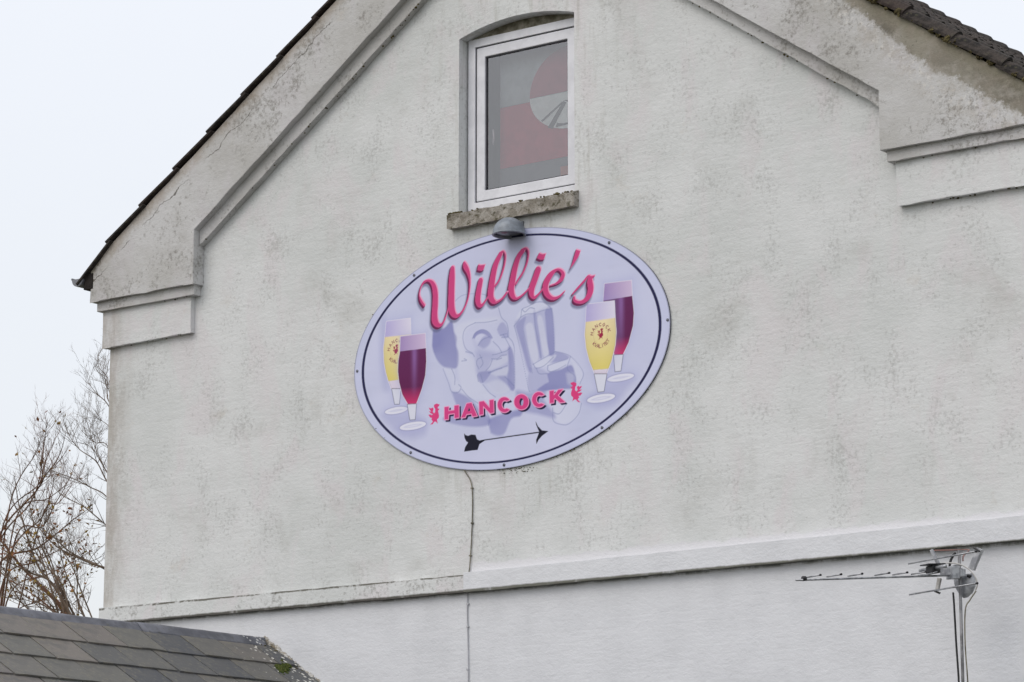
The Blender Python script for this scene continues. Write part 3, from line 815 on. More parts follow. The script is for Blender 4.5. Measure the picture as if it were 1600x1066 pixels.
# ------------------------------------------------------------------ the oval sign
ART = {
'script': [['W',[[-0.7453,0.4153,0.0119],[-0.7732,0.4524,0.0119],[-0.7895,0.498,0.006],[-0.7773,0.55,0.0053],[-0.7482,0.5864,0.0079],[-0.7046,0.5926,0.0106],[-0.6652,0.5652,0.0198],[-0.6431,0.5055,0.0251],[-0.6409,0.4252,0.0265],[-0.6462,0.3393,0.0278],[-0.6425,0.2856,0.0298],[-0.6166,0.2544,0.0212],[-0.5817,0.2527,0.0093],[-0.5529,0.2876,0.006],[-0.5284,0.3442,0.0046],[-0.5121,0.3952,0.004]]],['W',[[-0.4828,0.654,0.0198],[-0.4882,0.5848,0.0278],[-0.4919,0.4855,0.0291],[-0.493,0.3861,0.0304],[-0.4829,0.3317,0.0291],[-0.4538,0.3002,0.0185],[-0.4168,0.3047,0.0093],[-0.3759,0.3445,0.0066],[-0.3433,0.4063,0.006],[-0.3272,0.477,0.0066],[-0.325,0.5429,0.0099],[-0.34,0.6046,0.0179],[-0.3648,0.6511,0.0225],[-0.3748,0.6824,0.0093]]],['i',[[-0.2252,0.5295,0.0212],[-0.2437,0.4527,0.0238],[-0.2517,0.3878,0.0251],[-0.2369,0.3496,0.0198],[-0.2085,0.3506,0.0093],[-0.1801,0.3785,0.006],[-0.1477,0.4137,0.0046]]],['l',[[-0.0468,0.6998,0.0172],[-0.0896,0.6299,0.0225],[-0.1138,0.5475,0.0251],[-0.1299,0.464,0.0278],[-0.1355,0.4055,0.0278],[-0.1152,0.3648,0.0225],[-0.0788,0.3554,0.0106],[-0.0344,0.3726,0.0066],[0.0098,0.4127,0.0053]]],['l',[[-0.0509,0.7036,0.0093],[-0.0226,0.7142,0.0079],[-0.004,0.6839,0.0073],[-0.0088,0.6319,0.0073],[-0.0265,0.5751,0.0073],[-0.0547,0.5164,0.0066],[-0.0951,0.4725,0.0066]]],['l',[[0.1528,0.6961,0.0169],[0.1143,0.6568,0.0201],[0.0822,0.5772,0.0238],[0.061,0.4909,0.0265],[0.0481,0.4297,0.0275],[0.0629,0.378,0.0222],[0.0981,0.3561,0.0095],[0.1493,0.3745,0.0064],[0.2067,0.4139,0.0048]]],['l',[[0.1432,0.7001,0.0106],[0.1784,0.7082,0.0085],[0.1994,0.6869,0.0074],[0.1994,0.645,0.0074],[0.1846,0.5946,0.0074],[0.1526,0.5362,0.0069],[0.1142,0.4942,0.0064],[0.0885,0.461,0.0064]]],['l',[[-0.0885,0.3532,0.0074],[-0.0627,0.3577,0.0064],[-0.024,0.3763,0.0058],[0.0147,0.4132,0.0048]]],['i',[[0.2877,0.5387,0.0254],[0.2596,0.4746,0.0254],[0.2322,0.4157,0.0265],[0.2289,0.3693,0.0222],[0.2511,0.3413,0.0127],[0.2892,0.3613,0.0064],[0.3368,0.4018,0.0048]]],['e',[[0.3917,0.4091,0.0042],[0.4471,0.4183,0.0074],[0.4912,0.4435,0.0148],[0.5058,0.4778,0.0169],[0.4789,0.5099,0.0116],[0.4412,0.5151,0.0095],[0.392,0.4828,0.0212],[0.3558,0.4305,0.0254],[0.3525,0.379,0.0254],[0.3776,0.3367,0.0212],[0.4216,0.3139,0.0138],[0.4719,0.3218,0.0074],[0.519,0.3528,0.0032]]],['s',[[0.5844,0.3225,0.0042],[0.6344,0.3623,0.0064],[0.6906,0.4063,0.0069],[0.7217,0.433,0.0074],[0.739,0.4204,0.0159],[0.7369,0.3898,0.0254],[0.7428,0.3427,0.0265],[0.7302,0.2982,0.0222],[0.6928,0.263,0.0148],[0.6463,0.2562,0.0127],[0.606,0.2733,0.0138],[0.6018,0.2996,0.0085]]],['s',[[0.7402,0.4202,0.0138],[0.765,0.4246,0.0074],[0.7773,0.4306,0.0032]]]],
'script_poly': [['i',[[-0.2475,0.6516],[-0.2255,0.6433],[-0.1847,0.6416],[-0.2009,0.6022],[-0.2253,0.5969],[-0.258,0.608]]],['i',[[0.2975,0.66],[0.3279,0.6469],[0.3564,0.6466],[0.3373,0.6049],[0.3056,0.6051],[0.2739,0.6215]]],['apostrophe',[[0.6203,0.6407],[0.6576,0.6251],[0.6419,0.5885],[0.6105,0.5515],[0.5666,0.5083],[0.5868,0.5496],[0.6045,0.5989]]]],
'rooster': [[[-0.6515,-0.3323],[-0.6362,-0.3287],[-0.6248,-0.3261],[-0.6152,-0.3325],[-0.6009,-0.3348],[-0.6056,-0.3472],[-0.6189,-0.3533],[-0.615,-0.3651],[-0.6026,-0.3649],[-0.6073,-0.3773],[-0.6159,-0.3787],[-0.61,-0.396],[-0.6051,-0.4154],[-0.607,-0.4304],[-0.624,-0.4437],[-0.6172,-0.4732],[-0.6335,-0.4579],[-0.6478,-0.4564],[-0.6639,-0.4736],[-0.685,-0.4729],[-0.6622,-0.4549],[-0.6766,-0.4344],[-0.6671,-0.4278],[-0.6863,-0.422],[-0.7027,-0.4012],[-0.6864,-0.3992],[-0.672,-0.406],[-0.6625,-0.4017],[-0.6817,-0.3921],[-0.6991,-0.375],[-0.677,-0.3797],[-0.6934,-0.3627],[-0.6992,-0.3484],[-0.6772,-0.3569],[-0.6676,-0.3503],[-0.6551,-0.3608],[-0.6626,-0.3827],[-0.6511,-0.3954],[-0.6397,-0.3852],[-0.6417,-0.3622],[-0.6514,-0.3498]],[[0.6124,-0.3171],[0.5972,-0.3104],[0.5857,-0.3055],[0.5762,-0.3094],[0.5618,-0.3085],[0.5665,-0.3212],[0.5799,-0.3298],[0.576,-0.3401],[0.5636,-0.3372],[0.5683,-0.3499],[0.5769,-0.353],[0.5711,-0.368],[0.5662,-0.3853],[0.5681,-0.3998],[0.5852,-0.4159],[0.5784,-0.4422],[0.5947,-0.4312],[0.609,-0.4328],[0.6251,-0.4523],[0.646,-0.456],[0.6233,-0.4343],[0.6377,-0.4181],[0.6282,-0.41],[0.6472,-0.4085],[0.6635,-0.3926],[0.6474,-0.3872],[0.6331,-0.3906],[0.6235,-0.3846],[0.6426,-0.3796],[0.6599,-0.3673],[0.6379,-0.367],[0.6542,-0.3546],[0.66,-0.3424],[0.6381,-0.3456],[0.6286,-0.3374],[0.6161,-0.3446],[0.6236,-0.3668],[0.6121,-0.3762],[0.6007,-0.3642],[0.6028,-0.3431],[0.6124,-0.3335]]],
'caps': [['H',[[-0.556,-0.3601],[-0.5161,-0.3599],[-0.5178,-0.3923],[-0.4666,-0.3917],[-0.4658,-0.3593],[-0.4252,-0.3592],[-0.4229,-0.4507],[-0.4645,-0.4508],[-0.4646,-0.4161],[-0.5177,-0.4157],[-0.5194,-0.4525],[-0.5554,-0.4517]]],['A',[[-0.404,-0.4535],[-0.3545,-0.3556],[-0.3103,-0.3544],[-0.2585,-0.4562],[-0.3006,-0.4569],[-0.3101,-0.4341],[-0.3551,-0.4346],[-0.3664,-0.4552]]],['N',[[-0.2419,-0.3559],[-0.1999,-0.3545],[-0.1486,-0.408],[-0.1487,-0.3541],[-0.1115,-0.3537],[-0.1095,-0.4481],[-0.142,-0.4499],[-0.2045,-0.3922],[-0.2044,-0.4514],[-0.2398,-0.4522]]],['C',[[0.0319,-0.3727],[0.0199,-0.3609],[0.0052,-0.3521],[-0.0112,-0.347],[-0.0279,-0.346],[-0.0437,-0.3492],[-0.0575,-0.3563],[-0.0681,-0.3669],[-0.0748,-0.38],[-0.0771,-0.3948],[-0.0748,-0.4101],[-0.0681,-0.4247],[-0.0574,-0.4376],[-0.0436,-0.4477],[-0.0278,-0.4544],[-0.0111,-0.457],[0.0052,-0.4555],[0.0199,-0.4499],[0.0319,-0.4406],[0.0033,-0.4294],[-0.0026,-0.4315],[-0.0089,-0.432],[-0.0153,-0.4309],[-0.0215,-0.4283],[-0.0271,-0.4242],[-0.0318,-0.419],[-0.0353,-0.4128],[-0.0375,-0.406],[-0.0383,-0.3991],[-0.0375,-0.3923],[-0.0353,-0.386],[-0.0318,-0.3806],[-0.0271,-0.3763],[-0.0215,-0.3735],[-0.0154,-0.3722],[-0.009,-0.3725],[-0.0026,-0.3743],[0.0033,-0.3777]]],['O',[[0.1987,-0.4048],[0.1971,-0.3924],[0.1924,-0.3803],[0.1848,-0.369],[0.1747,-0.3592],[0.1625,-0.3513],[0.149,-0.3458],[0.1348,-0.3428],[0.1205,-0.3426],[0.1069,-0.3452],[0.0947,-0.3504],[0.0845,-0.358],[0.0769,-0.3676],[0.0721,-0.3787],[0.0705,-0.3908],[0.0721,-0.4032],[0.0769,-0.4154],[0.0845,-0.4267],[0.0947,-0.4365],[0.1069,-0.4443],[0.1204,-0.4499],[0.1347,-0.4528],[0.1489,-0.4529],[0.1624,-0.4503],[0.1746,-0.4451],[0.1847,-0.4375],[0.1923,-0.4279],[0.1971,-0.4169],[0.1987,-0.4048]]],['C',[[0.3351,-0.3691],[0.3234,-0.3573],[0.3089,-0.3486],[0.2929,-0.3435],[0.2765,-0.3425],[0.2609,-0.3457],[0.2473,-0.3528],[0.2368,-0.3632],[0.2302,-0.3763],[0.2279,-0.391],[0.2301,-0.4061],[0.2367,-0.4206],[0.2472,-0.4334],[0.2607,-0.4434],[0.2762,-0.45],[0.2927,-0.4526],[0.3087,-0.4511],[0.3232,-0.4456],[0.335,-0.4364],[0.3069,-0.4253],[0.3011,-0.4274],[0.2949,-0.4279],[0.2886,-0.4268],[0.2825,-0.4241],[0.277,-0.4201],[0.2724,-0.4149],[0.269,-0.4088],[0.2668,-0.4021],[0.2661,-0.3952],[0.2669,-0.3884],[0.269,-0.3822],[0.2725,-0.3768],[0.2771,-0.3726],[0.2826,-0.3698],[0.2887,-0.3685],[0.295,-0.3688],[0.3012,-0.3707],[0.307,-0.374]]],['K',[[0.3804,-0.3472],[0.4184,-0.347],[0.4183,-0.3809],[0.458,-0.347],[0.4985,-0.3471],[0.4543,-0.3864],[0.5151,-0.4402],[0.472,-0.4406],[0.4281,-0.4041],[0.4181,-0.4119],[0.4181,-0.4347],[0.382,-0.4345]]]],
'caps_hole': [['A',[[-0.3318,-0.3844],[-0.3439,-0.4132],[-0.3186,-0.4129]]],['O',[[0.153,-0.3998],[0.1516,-0.3889],[0.1477,-0.3793],[0.1417,-0.3725],[0.1347,-0.3696],[0.1277,-0.371],[0.1218,-0.3764],[0.1178,-0.3852],[0.1164,-0.3958],[0.1178,-0.4068],[0.1217,-0.4164],[0.1277,-0.4231],[0.1347,-0.4261],[0.1417,-0.4247],[0.1476,-0.4192],[0.1516,-0.4105],[0.153,-0.3998]]]],
'arrow': [[[-0.3753,-0.5715],[-0.363,-0.584],[-0.3395,-0.5917],[-0.3114,-0.5856],[-0.274,-0.5917],[-0.2599,-0.6245],[-0.2384,-0.6357],[-0.19,-0.6331],[0.2838,-0.6268],[0.2919,-0.6299],[0.2784,-0.602],[0.2648,-0.5747],[0.2603,-0.5521],[0.2784,-0.5872],[0.3146,-0.6205],[0.367,-0.631],[0.3145,-0.6573],[0.2828,-0.6835],[0.2664,-0.7098],[0.2646,-0.6816],[0.2828,-0.6466],[0.2874,-0.6331],[-0.19,-0.6391],[-0.2383,-0.6604],[-0.255,-0.6998],[-0.3017,-0.6988],[-0.3748,-0.7005],[-0.3655,-0.67],[-0.3394,-0.6389],[-0.3582,-0.6258],[-0.3724,-0.5981]]],
'glass': [{'kind':'pale','bowl':[[-1.1039,0.338],[-0.8736,0.3334],[-0.868,0.226],[-0.8564,0.1032],[-0.8673,-0.0074],[-0.9076,-0.1051],[-0.954,-0.1836],[-1.0511,-0.1727],[-1.079,-0.1135],[-1.1035,-0.0453],[-1.1222,0.0319],[-1.1293,0.136],[-1.1126,0.2562]],'liquid':[[-1.117,0.221],[-0.8632,0.2113],[-0.9134,-0.1137],[-1.079,-0.1135]],'liqtop':[[-1.117,0.221],[-0.8632,0.2113]],'liqbot':[[-1.079,-0.1135],[-0.9134,-0.1137]],'stem':[[-1.0464,-0.1714],[-0.9588,-0.1812],[-0.9743,-0.2929],[-1.018,-0.2881]],'foot':[[-0.8939,-0.3344],[-0.8975,-0.3411],[-0.9082,-0.3476],[-0.9253,-0.3533],[-0.9477,-0.3578],[-0.9738,-0.3609],[-1.0019,-0.3624],[-1.03,-0.362],[-1.0563,-0.3599],[-1.0789,-0.3562],[-1.0963,-0.3511],[-1.1073,-0.345],[-1.1111,-0.3383],[-1.1074,-0.3315],[-1.0966,-0.325],[-1.0793,-0.3193],[-1.0568,-0.3147],[-1.0305,-0.3117],[-1.0024,-0.3103],[-0.9743,-0.3107],[-0.9481,-0.3128],[-0.9257,-0.3166],[-0.9084,-0.3216],[-0.8976,-0.3277]]},{'kind':'dark','bowl':[[-0.9695,0.2085],[-0.734,0.2038],[-0.7274,0.0876],[-0.7232,-0.0057],[-0.7318,-0.1067],[-0.7638,-0.2049],[-0.8144,-0.3085],[-0.8941,-0.3035],[-0.9477,-0.2261],[-0.9781,-0.1343],[-0.9907,-0.049],[-0.9879,0.0254],[-0.9732,0.0985]],'liquid':[[-0.9755,0.0969],[-0.7262,0.0912],[-0.8144,-0.3085],[-0.8941,-0.3035]],'liqtop':[[-0.9755,0.0969],[-0.7262,0.0912]],'liqbot':[[-0.8941,-0.3035],[-0.8144,-0.3085]],'stem':[[-0.8988,-0.303],[-0.8144,-0.3085],[-0.8252,-0.4219],[-0.8744,-0.4195]],'foot':[[-0.7223,-0.4632],[-0.7264,-0.4709],[-0.7387,-0.4783],[-0.7583,-0.4848],[-0.7838,-0.4901],[-0.8136,-0.4937],[-0.8456,-0.4954],[-0.8777,-0.4951],[-0.9077,-0.4929],[-0.9335,-0.4887],[-0.9534,-0.483],[-0.9659,-0.4762],[-0.9703,-0.4686],[-0.9661,-0.4608],[-0.9537,-0.4534],[-0.9339,-0.4468],[-0.9082,-0.4416],[-0.8782,-0.438],[-0.8461,-0.4363],[-0.814,-0.4366],[-0.7842,-0.439],[-0.7586,-0.4431],[-0.7389,-0.4488],[-0.7266,-0.4557]]},{'kind':'dark','bowl':[[0.8564,0.3589],[1.0876,0.3522],[1.0932,0.236],[1.1054,0.1229],[1.0979,0.0312],[1.0592,-0.0844],[1.0086,-0.1662],[0.9364,-0.1577],[0.9059,-0.0658],[0.8769,0.0868],[0.8443,0.2405]],'liquid':[[0.8443,0.2386],[1.0932,0.2397],[1.0086,-0.1662],[0.9364,-0.1577]],'liqtop':[[0.8443,0.2386],[1.0932,0.2397]],'liqbot':[[0.9364,-0.1577],[1.0086,-0.1662]],'stem':[[0.9308,-0.157],[1.0108,-0.1619],[0.991,-0.2751],[0.9421,-0.2741]],'foot':[[1.1034,-0.3188],[1.0994,-0.3256],[1.0879,-0.332],[1.0696,-0.3377],[1.0458,-0.3422],[1.018,-0.3453],[0.9882,-0.3468],[0.9583,-0.3465],[0.9304,-0.3445],[0.9065,-0.3408],[0.8881,-0.3358],[0.8766,-0.3298],[0.8727,-0.3232],[0.8767,-0.3164],[0.8883,-0.3099],[0.9068,-0.3042],[0.9308,-0.2997],[0.9587,-0.2966],[0.9886,-0.2952],[1.0184,-0.2955],[1.0462,-0.2976],[1.0699,-0.3012],[1.0881,-0.3062],[1.0995,-0.3122]]},{'kind':'pale','bowl':[[0.701,0.2328],[0.9417,0.226],[0.9475,0.1058],[0.9555,0.0025],[0.9459,-0.0892],[0.9138,-0.1967],[0.8707,-0.2825],[0.7678,-0.2707],[0.7234,-0.1743],[0.6957,-0.0777],[0.685,0.0172],[0.6934,0.1099]],'liquid':[[0.6934,0.1061],[0.9474,0.104],[0.8855,-0.249],[0.7511,-0.2427]],'liqtop':[[0.6934,0.1061],[0.9474,0.104]],'liqbot':[[0.7511,-0.2427],[0.8855,-0.249]],'stem':[[0.7655,-0.2704],[0.873,-0.2828],[0.8475,-0.4021],[0.7961,-0.401]],'foot':[[0.943,-0.4448],[0.9388,-0.4525],[0.9268,-0.4599],[0.9076,-0.4664],[0.8827,-0.4717],[0.8536,-0.4753],[0.8224,-0.477],[0.7911,-0.4767],[0.762,-0.4745],[0.7369,-0.4703],[0.7176,-0.4646],[0.7055,-0.4577],[0.7014,-0.4502],[0.7056,-0.4424],[0.7178,-0.435],[0.7371,-0.4284],[0.7623,-0.4231],[0.7915,-0.4196],[0.8228,-0.4179],[0.854,-0.4182],[0.8831,-0.4205],[0.908,-0.4247],[0.927,-0.4304],[0.9389,-0.4372]]}],
'emblem': [[[-1.0017,0.1038],[-0.9189,0.1032]],[[0.8212,-0.0042],[0.9019,-0.0067]]],
'wash': [[0.9,0.008,[[-0.6661,0.2196],[-0.565,0.2186],[-0.4935,0.2672],[-0.4716,0.184],[-0.4428,0.1345],[-0.4496,0.0781],[-0.428,0.0183],[-0.4347,-0.0723],[-0.4917,-0.0885],[-0.5779,-0.0556],[-0.6358,0.0086],[-0.6725,0.105]]],[0.35,0.02,[[-0.2788,0.0119],[-0.1098,-0.0197],[0.0019,-0.0104],[0.0298,0.0088],[0.0575,-0.1073],[0.0437,-0.2857],[-0.0815,-0.3167],[-0.1796,-0.238],[-0.2642,-0.1604],[-0.2715,-0.0687]]],[-0.5,0.016,[[-0.4644,0.1831],[-0.379,0.2413],[-0.0821,0.2381],[-0.0961,0.2057],[-0.2794,0.2173],[-0.3786,0.1496],[-0.3639,0.022],[-0.2928,-0.0434],[-0.2642,-0.1604],[-0.1935,-0.259],[-0.1233,-0.3346],[-0.2778,-0.3402],[-0.3912,-0.2709],[-0.4346,-0.0952],[-0.4351,0.0191]]],[0.8,0.006,[[-0.3004,0.1171],[-0.2722,0.1536],[-0.2157,0.166],[-0.1592,0.1396],[-0.1268,0.0958],[-0.1451,0.0901],[-0.1803,0.1206],[-0.2226,0.1372],[-0.265,0.1276],[-0.2862,0.1074]]],[0.6,0.01,[[-0.2507,0.054],[-0.2225,0.0962],[-0.1803,0.116],[-0.1381,0.0858],[-0.159,0.043],[-0.2083,0.0262]]],[0.25,0.02,[[-0.3004,0.1057],[-0.2365,0.0409],[-0.1098,-0.0083],[-0.1378,-0.039],[-0.2505,-0.0143]]],[0.6,0.008,[[-0.082,0.1471],[-0.0541,0.1891],[-0.0191,0.1903],[0.0158,0.135],[0.0228,0.0832],[-0.026,0.0835],[-0.068,0.117]]],[-0.5,0.012,[[-0.1378,-0.0787],[-0.0818,-0.0626],[0.0019,-0.0443],[0.0159,-0.0911],[-0.0677,-0.1265],[-0.1657,-0.1377]]],[-0.5,0.01,[[-0.1376,-0.1636],[0.0089,-0.132],[0.0159,-0.1813],[-0.0816,-0.1949]]],[0.7,0.008,[[0.0158,-0.0008],[0.0506,-0.0072],[0.0742,-0.1092],[0.0741,-0.2891],[0.0298,-0.2953],[0.009,-0.2143],[0.0228,-0.1258]]],[0.7,0.006,[[-0.2571,-0.1612],[-0.236,-0.1409],[-0.1376,-0.1466],[-0.1586,-0.1838],[-0.2077,-0.2235],[-0.2429,-0.2082]]],[0.55,0.008,[[-0.0816,-0.1904],[0.002,-0.2022],[0.0714,-0.2719],[0.0645,-0.3104],[0.0298,-0.2841],[-0.0258,-0.2328]]],[-0.55,0.012,[[-0.1796,-0.238],[-0.0816,-0.2152],[0.002,-0.2585],[0.0298,-0.301],[-0.0536,-0.3254],[-0.1234,-0.3007]]],[0.75,0.01,[[-0.4909,-0.2598],[-0.3982,-0.2815],[-0.306,-0.3371],[-0.2353,-0.4126],[-0.1371,-0.4907],[-0.1649,-0.5327],[-0.2772,-0.5323],[-0.4186,-0.5062],[-0.5613,-0.4571],[-0.5471,-0.4245],[-0.4333,-0.3912]]],[-0.45,0.01,[[-0.5634,-0.0802],[-0.4774,-0.0902],[-0.4557,-0.1612],[-0.4055,-0.2352],[-0.4766,-0.2557],[-0.5056,-0.1783]]],[0.8,0.01,[[-0.165,-0.499],[0.0021,-0.4606],[0.1403,-0.4531],[0.1265,-0.4963],[0.0437,-0.5098],[-0.0255,-0.6145],[-0.1369,-0.5918]]],[0.6,0.015,[[0.0852,-0.3128],[0.2092,-0.3378],[0.3596,-0.3211],[0.3322,-0.4071],[0.4404,-0.5408],[0.2774,-0.5013],[0.0852,-0.436]]],[0.35,0.008,[[0.0715,0.162],[0.1409,0.2211],[0.2514,0.2296],[0.4022,0.2441],[0.4257,-0.0724],[0.3466,-0.0965],[0.2507,-0.13],[0.1956,-0.1908],[0.1407,-0.0383]]],[0.8,0.006,[[0.3406,0.2182],[0.4022,0.2384],[0.4257,-0.0724],[0.3807,-0.0894],[0.3606,0.0249]]],[0.6,0.006,[[0.0853,0.1489],[0.1408,0.1985],[0.1754,0.2054],[0.1546,0.1065],[0.2095,-0.1251],[0.2231,-0.194],[0.1957,-0.1684],[0.1407,-0.0045]]],[0.5,0.005,[[0.2376,0.2201],[0.2651,0.2222],[0.3125,-0.0813],[0.2946,-0.0959],[0.2648,0.0366]]],[-0.65,0.008,[[0.1712,0.1382],[0.2306,0.1534],[0.2647,0.0254],[0.2851,-0.1004],[0.237,-0.1283],[0.1959,-0.0112]]],[-0.6,0.007,[[0.2746,0.1703],[0.3172,0.1875],[0.3605,-0.0087],[0.374,-0.0774],[0.3262,-0.0829]]],[-0.5,0.008,[[0.0854,0.1942],[0.134,0.2672],[0.2515,0.2973],[0.3476,0.2849],[0.3954,0.2449],[0.3338,0.2416],[0.2514,0.2296],[0.1547,0.2137]]],[0.4,0.01,[[0.2094,-0.1588],[0.36,-0.2098],[0.3596,-0.3211],[0.2777,-0.3343],[0.2092,-0.3266],[0.1887,-0.2348]]],[0.95,0.007,[[0.3599,-0.2209],[0.5094,-0.1937],[0.5769,-0.1904],[0.61,-0.2829],[0.5896,-0.347],[0.4817,-0.3459],[0.2777,-0.3343],[0.3324,-0.2958],[0.3734,-0.2782]]],[0.65,0.008,[[0.4353,-0.0736],[0.5502,-0.1207],[0.5096,-0.1437],[0.4146,-0.1492],[0.3738,-0.1388]]],[-0.55,0.006,[[0.2438,-0.1404],[0.4148,-0.0934],[0.4351,-0.1126],[0.3601,-0.1651],[0.2644,-0.1651]]],[-0.5,0.006,[[0.3669,-0.1659],[0.5231,-0.1453],[0.5365,-0.1635],[0.4958,-0.2032],[0.3872,-0.2073]]],[-0.4,0.012,[[0.5227,-0.2396],[0.5901,-0.2474],[0.583,-0.3241],[0.5359,-0.3077]]],[-0.5,0.01,[[0.4136,-0.4604],[0.5218,-0.439],[0.6426,-0.4632],[0.6288,-0.5498],[0.5212,-0.5935],[0.4403,-0.5629]]],[-0.45,0.01,[[0.5637,-0.1334],[0.6639,-0.2449],[0.6434,-0.3199],[0.6033,-0.2821],[0.5903,-0.192]]],[0.25,0.028,[[-1.1615,0.3566],[-1.114,0.3883],[-1.1106,0.068],[-1.0726,-0.161],[-1.1321,-0.1543],[-1.1584,0.0737]]],[0.3,0.028,[[-1.1299,-0.3598],[-0.788,-0.3963],[-0.7287,-0.5407],[-0.939,-0.5468],[-1.1057,-0.3996]]],[0.3,0.028,[[0.6767,-0.4481],[0.9238,-0.346],[1.101,-0.3385],[1.0563,-0.3978],[0.9447,-0.5051],[0.7774,-0.5147]]]],
'line': [[[-0.494,0.3824],[-0.394,0.4385],[-0.2375,0.4294],[-0.1386,0.3935]],[[-0.2795,0.223],[-0.1805,0.214],[-0.0821,0.2176]],[[-0.2795,0.223],[-0.3646,0.1936],[-0.3899,0.1281],[-0.364,0.0449],[-0.3,0.003]],[[-0.3639,0.022],[-0.3355,0.0129],[-0.3,-0.0027],[-0.2858,-0.0215]],[[-0.0682,0.3046],[-0.0429,0.2331],[0.0018,0.1877],[0.0186,0.1346],[0.0158,0.0897],[0.0576,0.0394],[0.0742,-0.0416],[0.0714,-0.2888]],[[-0.3004,0.1114],[-0.2792,0.1465],[-0.2157,0.1637],[-0.1592,0.1396],[-0.124,0.0932]],[[-0.2507,0.054],[-0.2155,0.0896],[-0.1521,0.1046]],[[-0.117,0.0662],[-0.0679,0.0206],[-0.0399,-0.0224]],[[-0.026,0.1061],[0.0158,0.0388],[0.0367,0.0023]],[[-0.054,0.1039],[0.0019,0.1084]],[[-0.04,0.0852],[0.0158,0.084]],[[-0.1238,-0.0293],[-0.0818,-0.0287],[-0.0399,-0.0224],[0.0019,-0.0161],[0.0298,-0.0025]],[[-0.1308,-0.0569],[-0.0818,-0.0626],[-0.0399,-0.045],[0.0019,-0.0443]],[[-0.0846,-0.0702],[-0.0399,-0.0631]],[[-0.1238,-0.0633],[-0.1447,-0.1062],[-0.1798,-0.1361]],[[-0.1587,-0.1555],[-0.0957,-0.1402],[-0.0398,-0.132],[0.0089,-0.1241]],[[-0.1559,-0.1592],[-0.0929,-0.1439],[-0.037,-0.1357]],[[-0.2152,-0.0355],[-0.2575,-0.0476],[-0.2644,-0.0809],[-0.2432,-0.1174]],[[-0.2364,-0.016],[-0.208,-0.0761],[-0.2291,-0.1077]],[[-0.2571,-0.1612],[-0.25,-0.2074]],[[-0.229,-0.1588],[-0.2077,-0.2178]],[[-0.0119,-0.2006],[0.0298,-0.2391],[0.0714,-0.2775]],[[-0.2077,-0.2348],[-0.1514,-0.2976],[-0.0954,-0.3377]],[[-0.5706,-0.0794],[-0.5198,-0.1881],[-0.4909,-0.2541],[-0.4338,-0.2662],[-0.4055,-0.2352],[-0.427,-0.21]],[[-0.4917,-0.0885],[-0.4629,-0.149],[-0.4626,-0.206]],[[-0.3984,-0.2474],[-0.3344,-0.3113],[-0.2495,-0.3659]],[[-0.1792,-0.4187],[-0.151,-0.4892],[-0.1579,-0.5335]],[[-0.3779,-0.0276],[-0.3566,-0.0416],[-0.3992,-0.0422]],[[0.0715,0.1563],[0.127,0.2116],[0.1409,0.2664],[0.1963,0.2819],[0.2653,0.3012],[0.334,0.2923],[0.3886,0.2458],[0.4089,0.1871],[0.4257,-0.0724]],[[0.0715,0.1563],[0.0992,0.0681],[0.1406,-0.0833],[0.1955,-0.3027],[0.2092,-0.3322]],[[0.2513,0.2184],[0.2581,0.1274],[0.2853,0.0117],[0.3083,-0.0976]],[[0.1546,0.1065],[0.1958,-0.0449],[0.23,-0.2003]],[[0.127,0.2116],[0.1824,0.2271],[0.2513,0.224],[0.3338,0.236],[0.4022,0.2384]],[[0.1409,0.2664],[0.1686,0.2458],[0.2101,0.2688],[0.2514,0.2578]],[[0.2397,-0.1399],[0.3329,-0.1061],[0.4353,-0.0736]],[[0.4353,-0.0736],[0.5637,-0.1223],[0.6706,-0.2456],[0.6434,-0.3254]],[[0.2397,-0.1399],[0.2643,-0.1707],[0.3328,-0.1619],[0.4147,-0.1102]],[[0.3669,-0.1659],[0.3668,-0.1994],[0.4144,-0.2105],[0.5229,-0.1786]],[[0.3669,-0.1659],[0.4554,-0.1484],[0.5366,-0.1357]],[[0.2643,-0.1707],[0.2917,-0.213],[0.3599,-0.2209]],[[0.5637,-0.1223],[0.5363,-0.2079],[0.6034,-0.2711],[0.5896,-0.347]],[[0.4068,-0.4708],[0.4132,-0.5601],[0.4807,-0.5948],[0.5481,-0.5964],[0.6288,-0.5388],[0.656,-0.4647]],[[0.4134,-0.5047],[0.4675,-0.5161],[0.5217,-0.4611]]],
'portrait': [[[-0.6928,0.2781],[-0.0477,0.3717],[0.4195,0.3107],[0.6876,-0.0999],[0.6759,-0.3362],[0.623,-0.6179],[-0.0255,-0.636],[-0.5336,-0.4969],[-0.6903,-0.0938]]],
